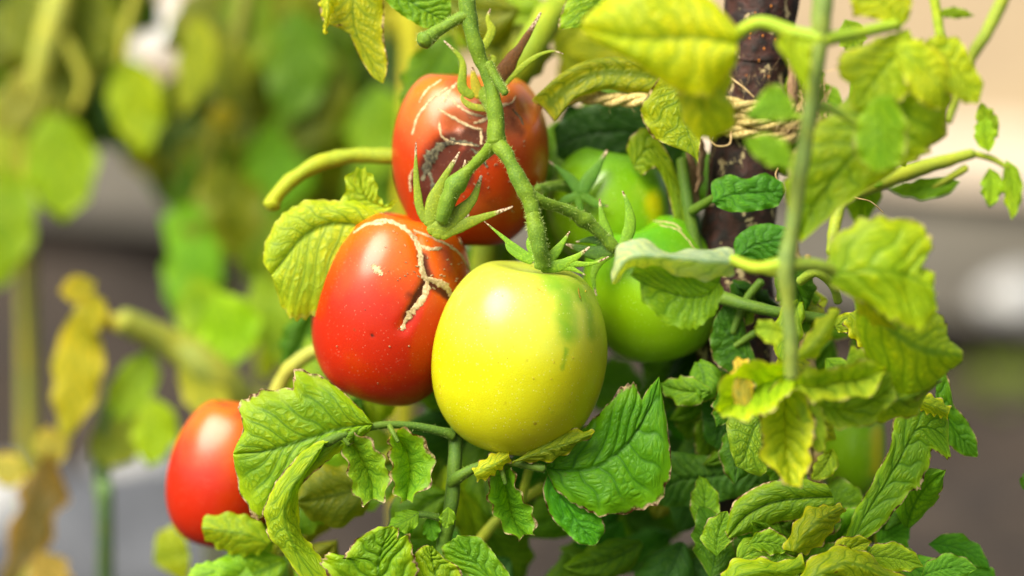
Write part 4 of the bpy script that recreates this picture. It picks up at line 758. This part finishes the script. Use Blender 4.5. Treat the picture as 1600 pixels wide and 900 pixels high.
for a in [(70, 175, 300, 175, 58, 66, rgb('84a60a')), (185, 85, 300, 165, 44, 62, rgb('8aa60a')), (8, 255, 290, 200, 44, 80, rgb('74980a')), (200, 90, 310, 120, 30, 95, DRK), (20, -20, 300, 130, 50, 60, OLI), (120, -30, 310, 140, 60, 70, rgb('6a7a18')), (60, 100, 300, 130, 34, 110, rgb('7d8440')),
          (310, 20, 300, 165, 30, 85, rgb('8a9a1c')), (335, 60, 320, 110, 40, 60, OLI), (395, -30, 330, 170, 50, 95, rgb('6b8a1c')), (460, 10, 330, 190, 52, 80, MID), (520, 90, 340, 170, 56, 100, rgb('5c9020')), (440, 170, 340, 180, 56, 85, rgb('66a01c')), (590, 130, 330, 150, 50, 80, rgb('6f9a14')),
          (250, 340, 300, 90, 44, 20, rgb('6fa824')), (310, 350, 300, 150, 46, 90, rgb('66a01c')), (355, 260, 330, 150, 46, 70, OLI), (420, 330, 330, 140, 50, 80, rgb('6b8a24')), (350, 160, 320, 40, 22, 90, GOL), (270, 120, 350, 100, 26, 100, rgb('59691c')), (560, 240, 340, 150, 50, 60, MID)]:
    rleaf(*a[:6], p2, a[6], burn=.1, quilt=.8, veins=6, lob=.12)
fill(60, 180, 640, -80, 300, 320, 470, (110, 190), (36, 60), [OLI, rgb('5c6a10'), MID, rgb('48640c'), rgb('85901c'), rgb('2f4a10')], (40, 140), p2)
fill(40, -20, 620, -60, 240, 380, 520, (60, 110), (20, 36), [MID, rgb('8a9c1c'), rgb('36500c'), rgb('5c6a10'), rgb('a3a42c')], (20, 160), p2, nu=16, nv=4)
fill(16, 260, 560, 300, 540, 300, 420, (60, 120), (20, 36), [MID, OLI, rgb('5c7a18'), rgb('8aa01c')], (20, 160), p2, nu=16, nv=4)
fill(14, -60, 200, -40, 120, 430, 520, (130, 190), (40, 64), [rgb('6f7a1c'), OLI, rgb('36500c'), rgb('8a8f2c')], (50, 130), p2)
fill(22, -20, 280, -80, 50, 320, 420, (110, 170), (36, 60), [OLI, rgb('5c6a10'), rgb('36500c'), MID], (50, 130), p2)
b = toW([(330, 800, 300)])[0]; b[2] = 0
p3 = plant('out-of-focus tomato plant at the lower left with yellowing hanging leaves and a pale green stem', b)
tube('stem', [(190, 500, 190, 20), (270, 540, 200, 26), (330, 580, 200, 28), (380, 640, 210, 28), (420, 800, 240, 28), (450, 2200, 420, 28)], p3, rgb('7c8844'))
tube('stem', [(160, 500, 190, 14), (210, 510, 192, 14)], p3, rgb('a09a4a')); tube('stem', [(165, 640, 200, 12), (160, 760, 210, 13), (165, 920, 220, 13), (170, 2400, 420, 13)], p3, rgb('5c7a5c'))
for a in [(120, 480, 190, 215, 40, 82, rgb('a3a232')), (150, 440, 185, 60, 22, 150, rgb('9a961c')), (140, 455, 185, 70, 26, 80, rgb('98981c')), (235, 545, 200, 150, 34, 108, rgb('7fa430')), (240, 620, 195, 110, 36, 80, rgb('8eb010')), (340, 455, 210, 120, 48, 65, rgb('86b81c')), (300, 430, 230, 130, 40, 70, rgb('78a01c')),
          (400, 430, 220, 150, 40, 60, rgb('7a9c30')), (280, 560, 195, 130, 34, 45, rgb('9aa44a')), (210, 650, 200, 100, 40, 120, rgb('6a7a1c')), (110, 690, 190, 60, 30, 160, rgb('a8a060')), (240, 880, 120, 60, 45, -30, rgb('8a9e1c')), (340, 250, 300, 160, 20, 100, OLI)]:
    rleaf(*a[:6], p3, a[6], burn=.15, quilt=.8, veins=6, lob=.1)
rleaf(80, 700, 190, 240, 36, 95, p3, rgb('665a44'), burn=.8, quilt=1.6, lob=.3); rleaf(45, 745, 195, 70, 26, 190, p3, rgb('b3ac74'), burn=.2); rleaf(60, 860, 180, 90, 34, 60, p3, rgb('9a8a6a'), burn=.3)
p4 = plant('pale green leafy shoot in front of the blurred red tomato, bottom left', toW([(430, 960, 40)])[0] * np.array([1, 1, 0]))
p4['group'] = 'leafy shoots at the foot of the vine'
tube('stem', [(440, 830, 30, 9), (400, 850, 30, 9), (350, 880, 30, 10), (300, 905, 32, 10)], p4, rgb('6fa024')); tube('stem', [(440, 830, 30, 9), (470, 950, 36, 10), (480, 2200, 40, 11), (470, 4300, 40, 12)], p4, rgb('6fa024'))
for L, M, R, c in [([(430, 840), (400, 812), (365, 805), (318, 812)], [(420, 850, 24), (385, 835, 22), (350, 830, 22), (315, 825, 22)], [(405, 862), (375, 870), (345, 860), (320, 840)], rgb('7fa028')), ([(380, 870), (345, 878), (320, 880), (300, 890)], [(385, 885, 26), (350, 892, 24), (325, 895, 24), (298, 905, 24)], [(400, 905), (360, 915), (330, 920), (300, 925)], rgb('8ab85c'))]:
    blade('leaf', L, M, R, p4, c, 26, veins=5, quilt=.9, burn=.05)
rleaf(470, 850, 40, 120, 45, 60, p4, rgb('a0b41c'), burn=.05)
# weeds on the far bed
weed = []
p5 = empty('weed', G(1570, 640), 'low yellow-green weed on the soil at the right, far out of focus', 'weed')
g0 = G(1570, 640)
for i in range(14):
    a = random.uniform(0, 6.28); b = np.array(g0) + np.array([math.cos(a) * .03, math.sin(a) * .03, .01]); L_ = random.uniform(.02, .045)
    tip = b + np.array([math.cos(a) * L_, math.sin(a) * L_, random.uniform(.01, .03)]); md = (b + tip) / 2 + np.array([0, 0, .01]); sd_ = np.array([-math.sin(a), math.cos(a), 0]) * .009
    VV = [b, md - sd_, md + [0, 0, .003], md + sd_, tip]
    link('leaf', mesh('leaf', VV, [(0, 1, 2), (0, 2, 3), (1, 4, 2), (2, 4, 3)], b), p5, b, M_LEAF, tuple(OLI[:3]) + (.1,))
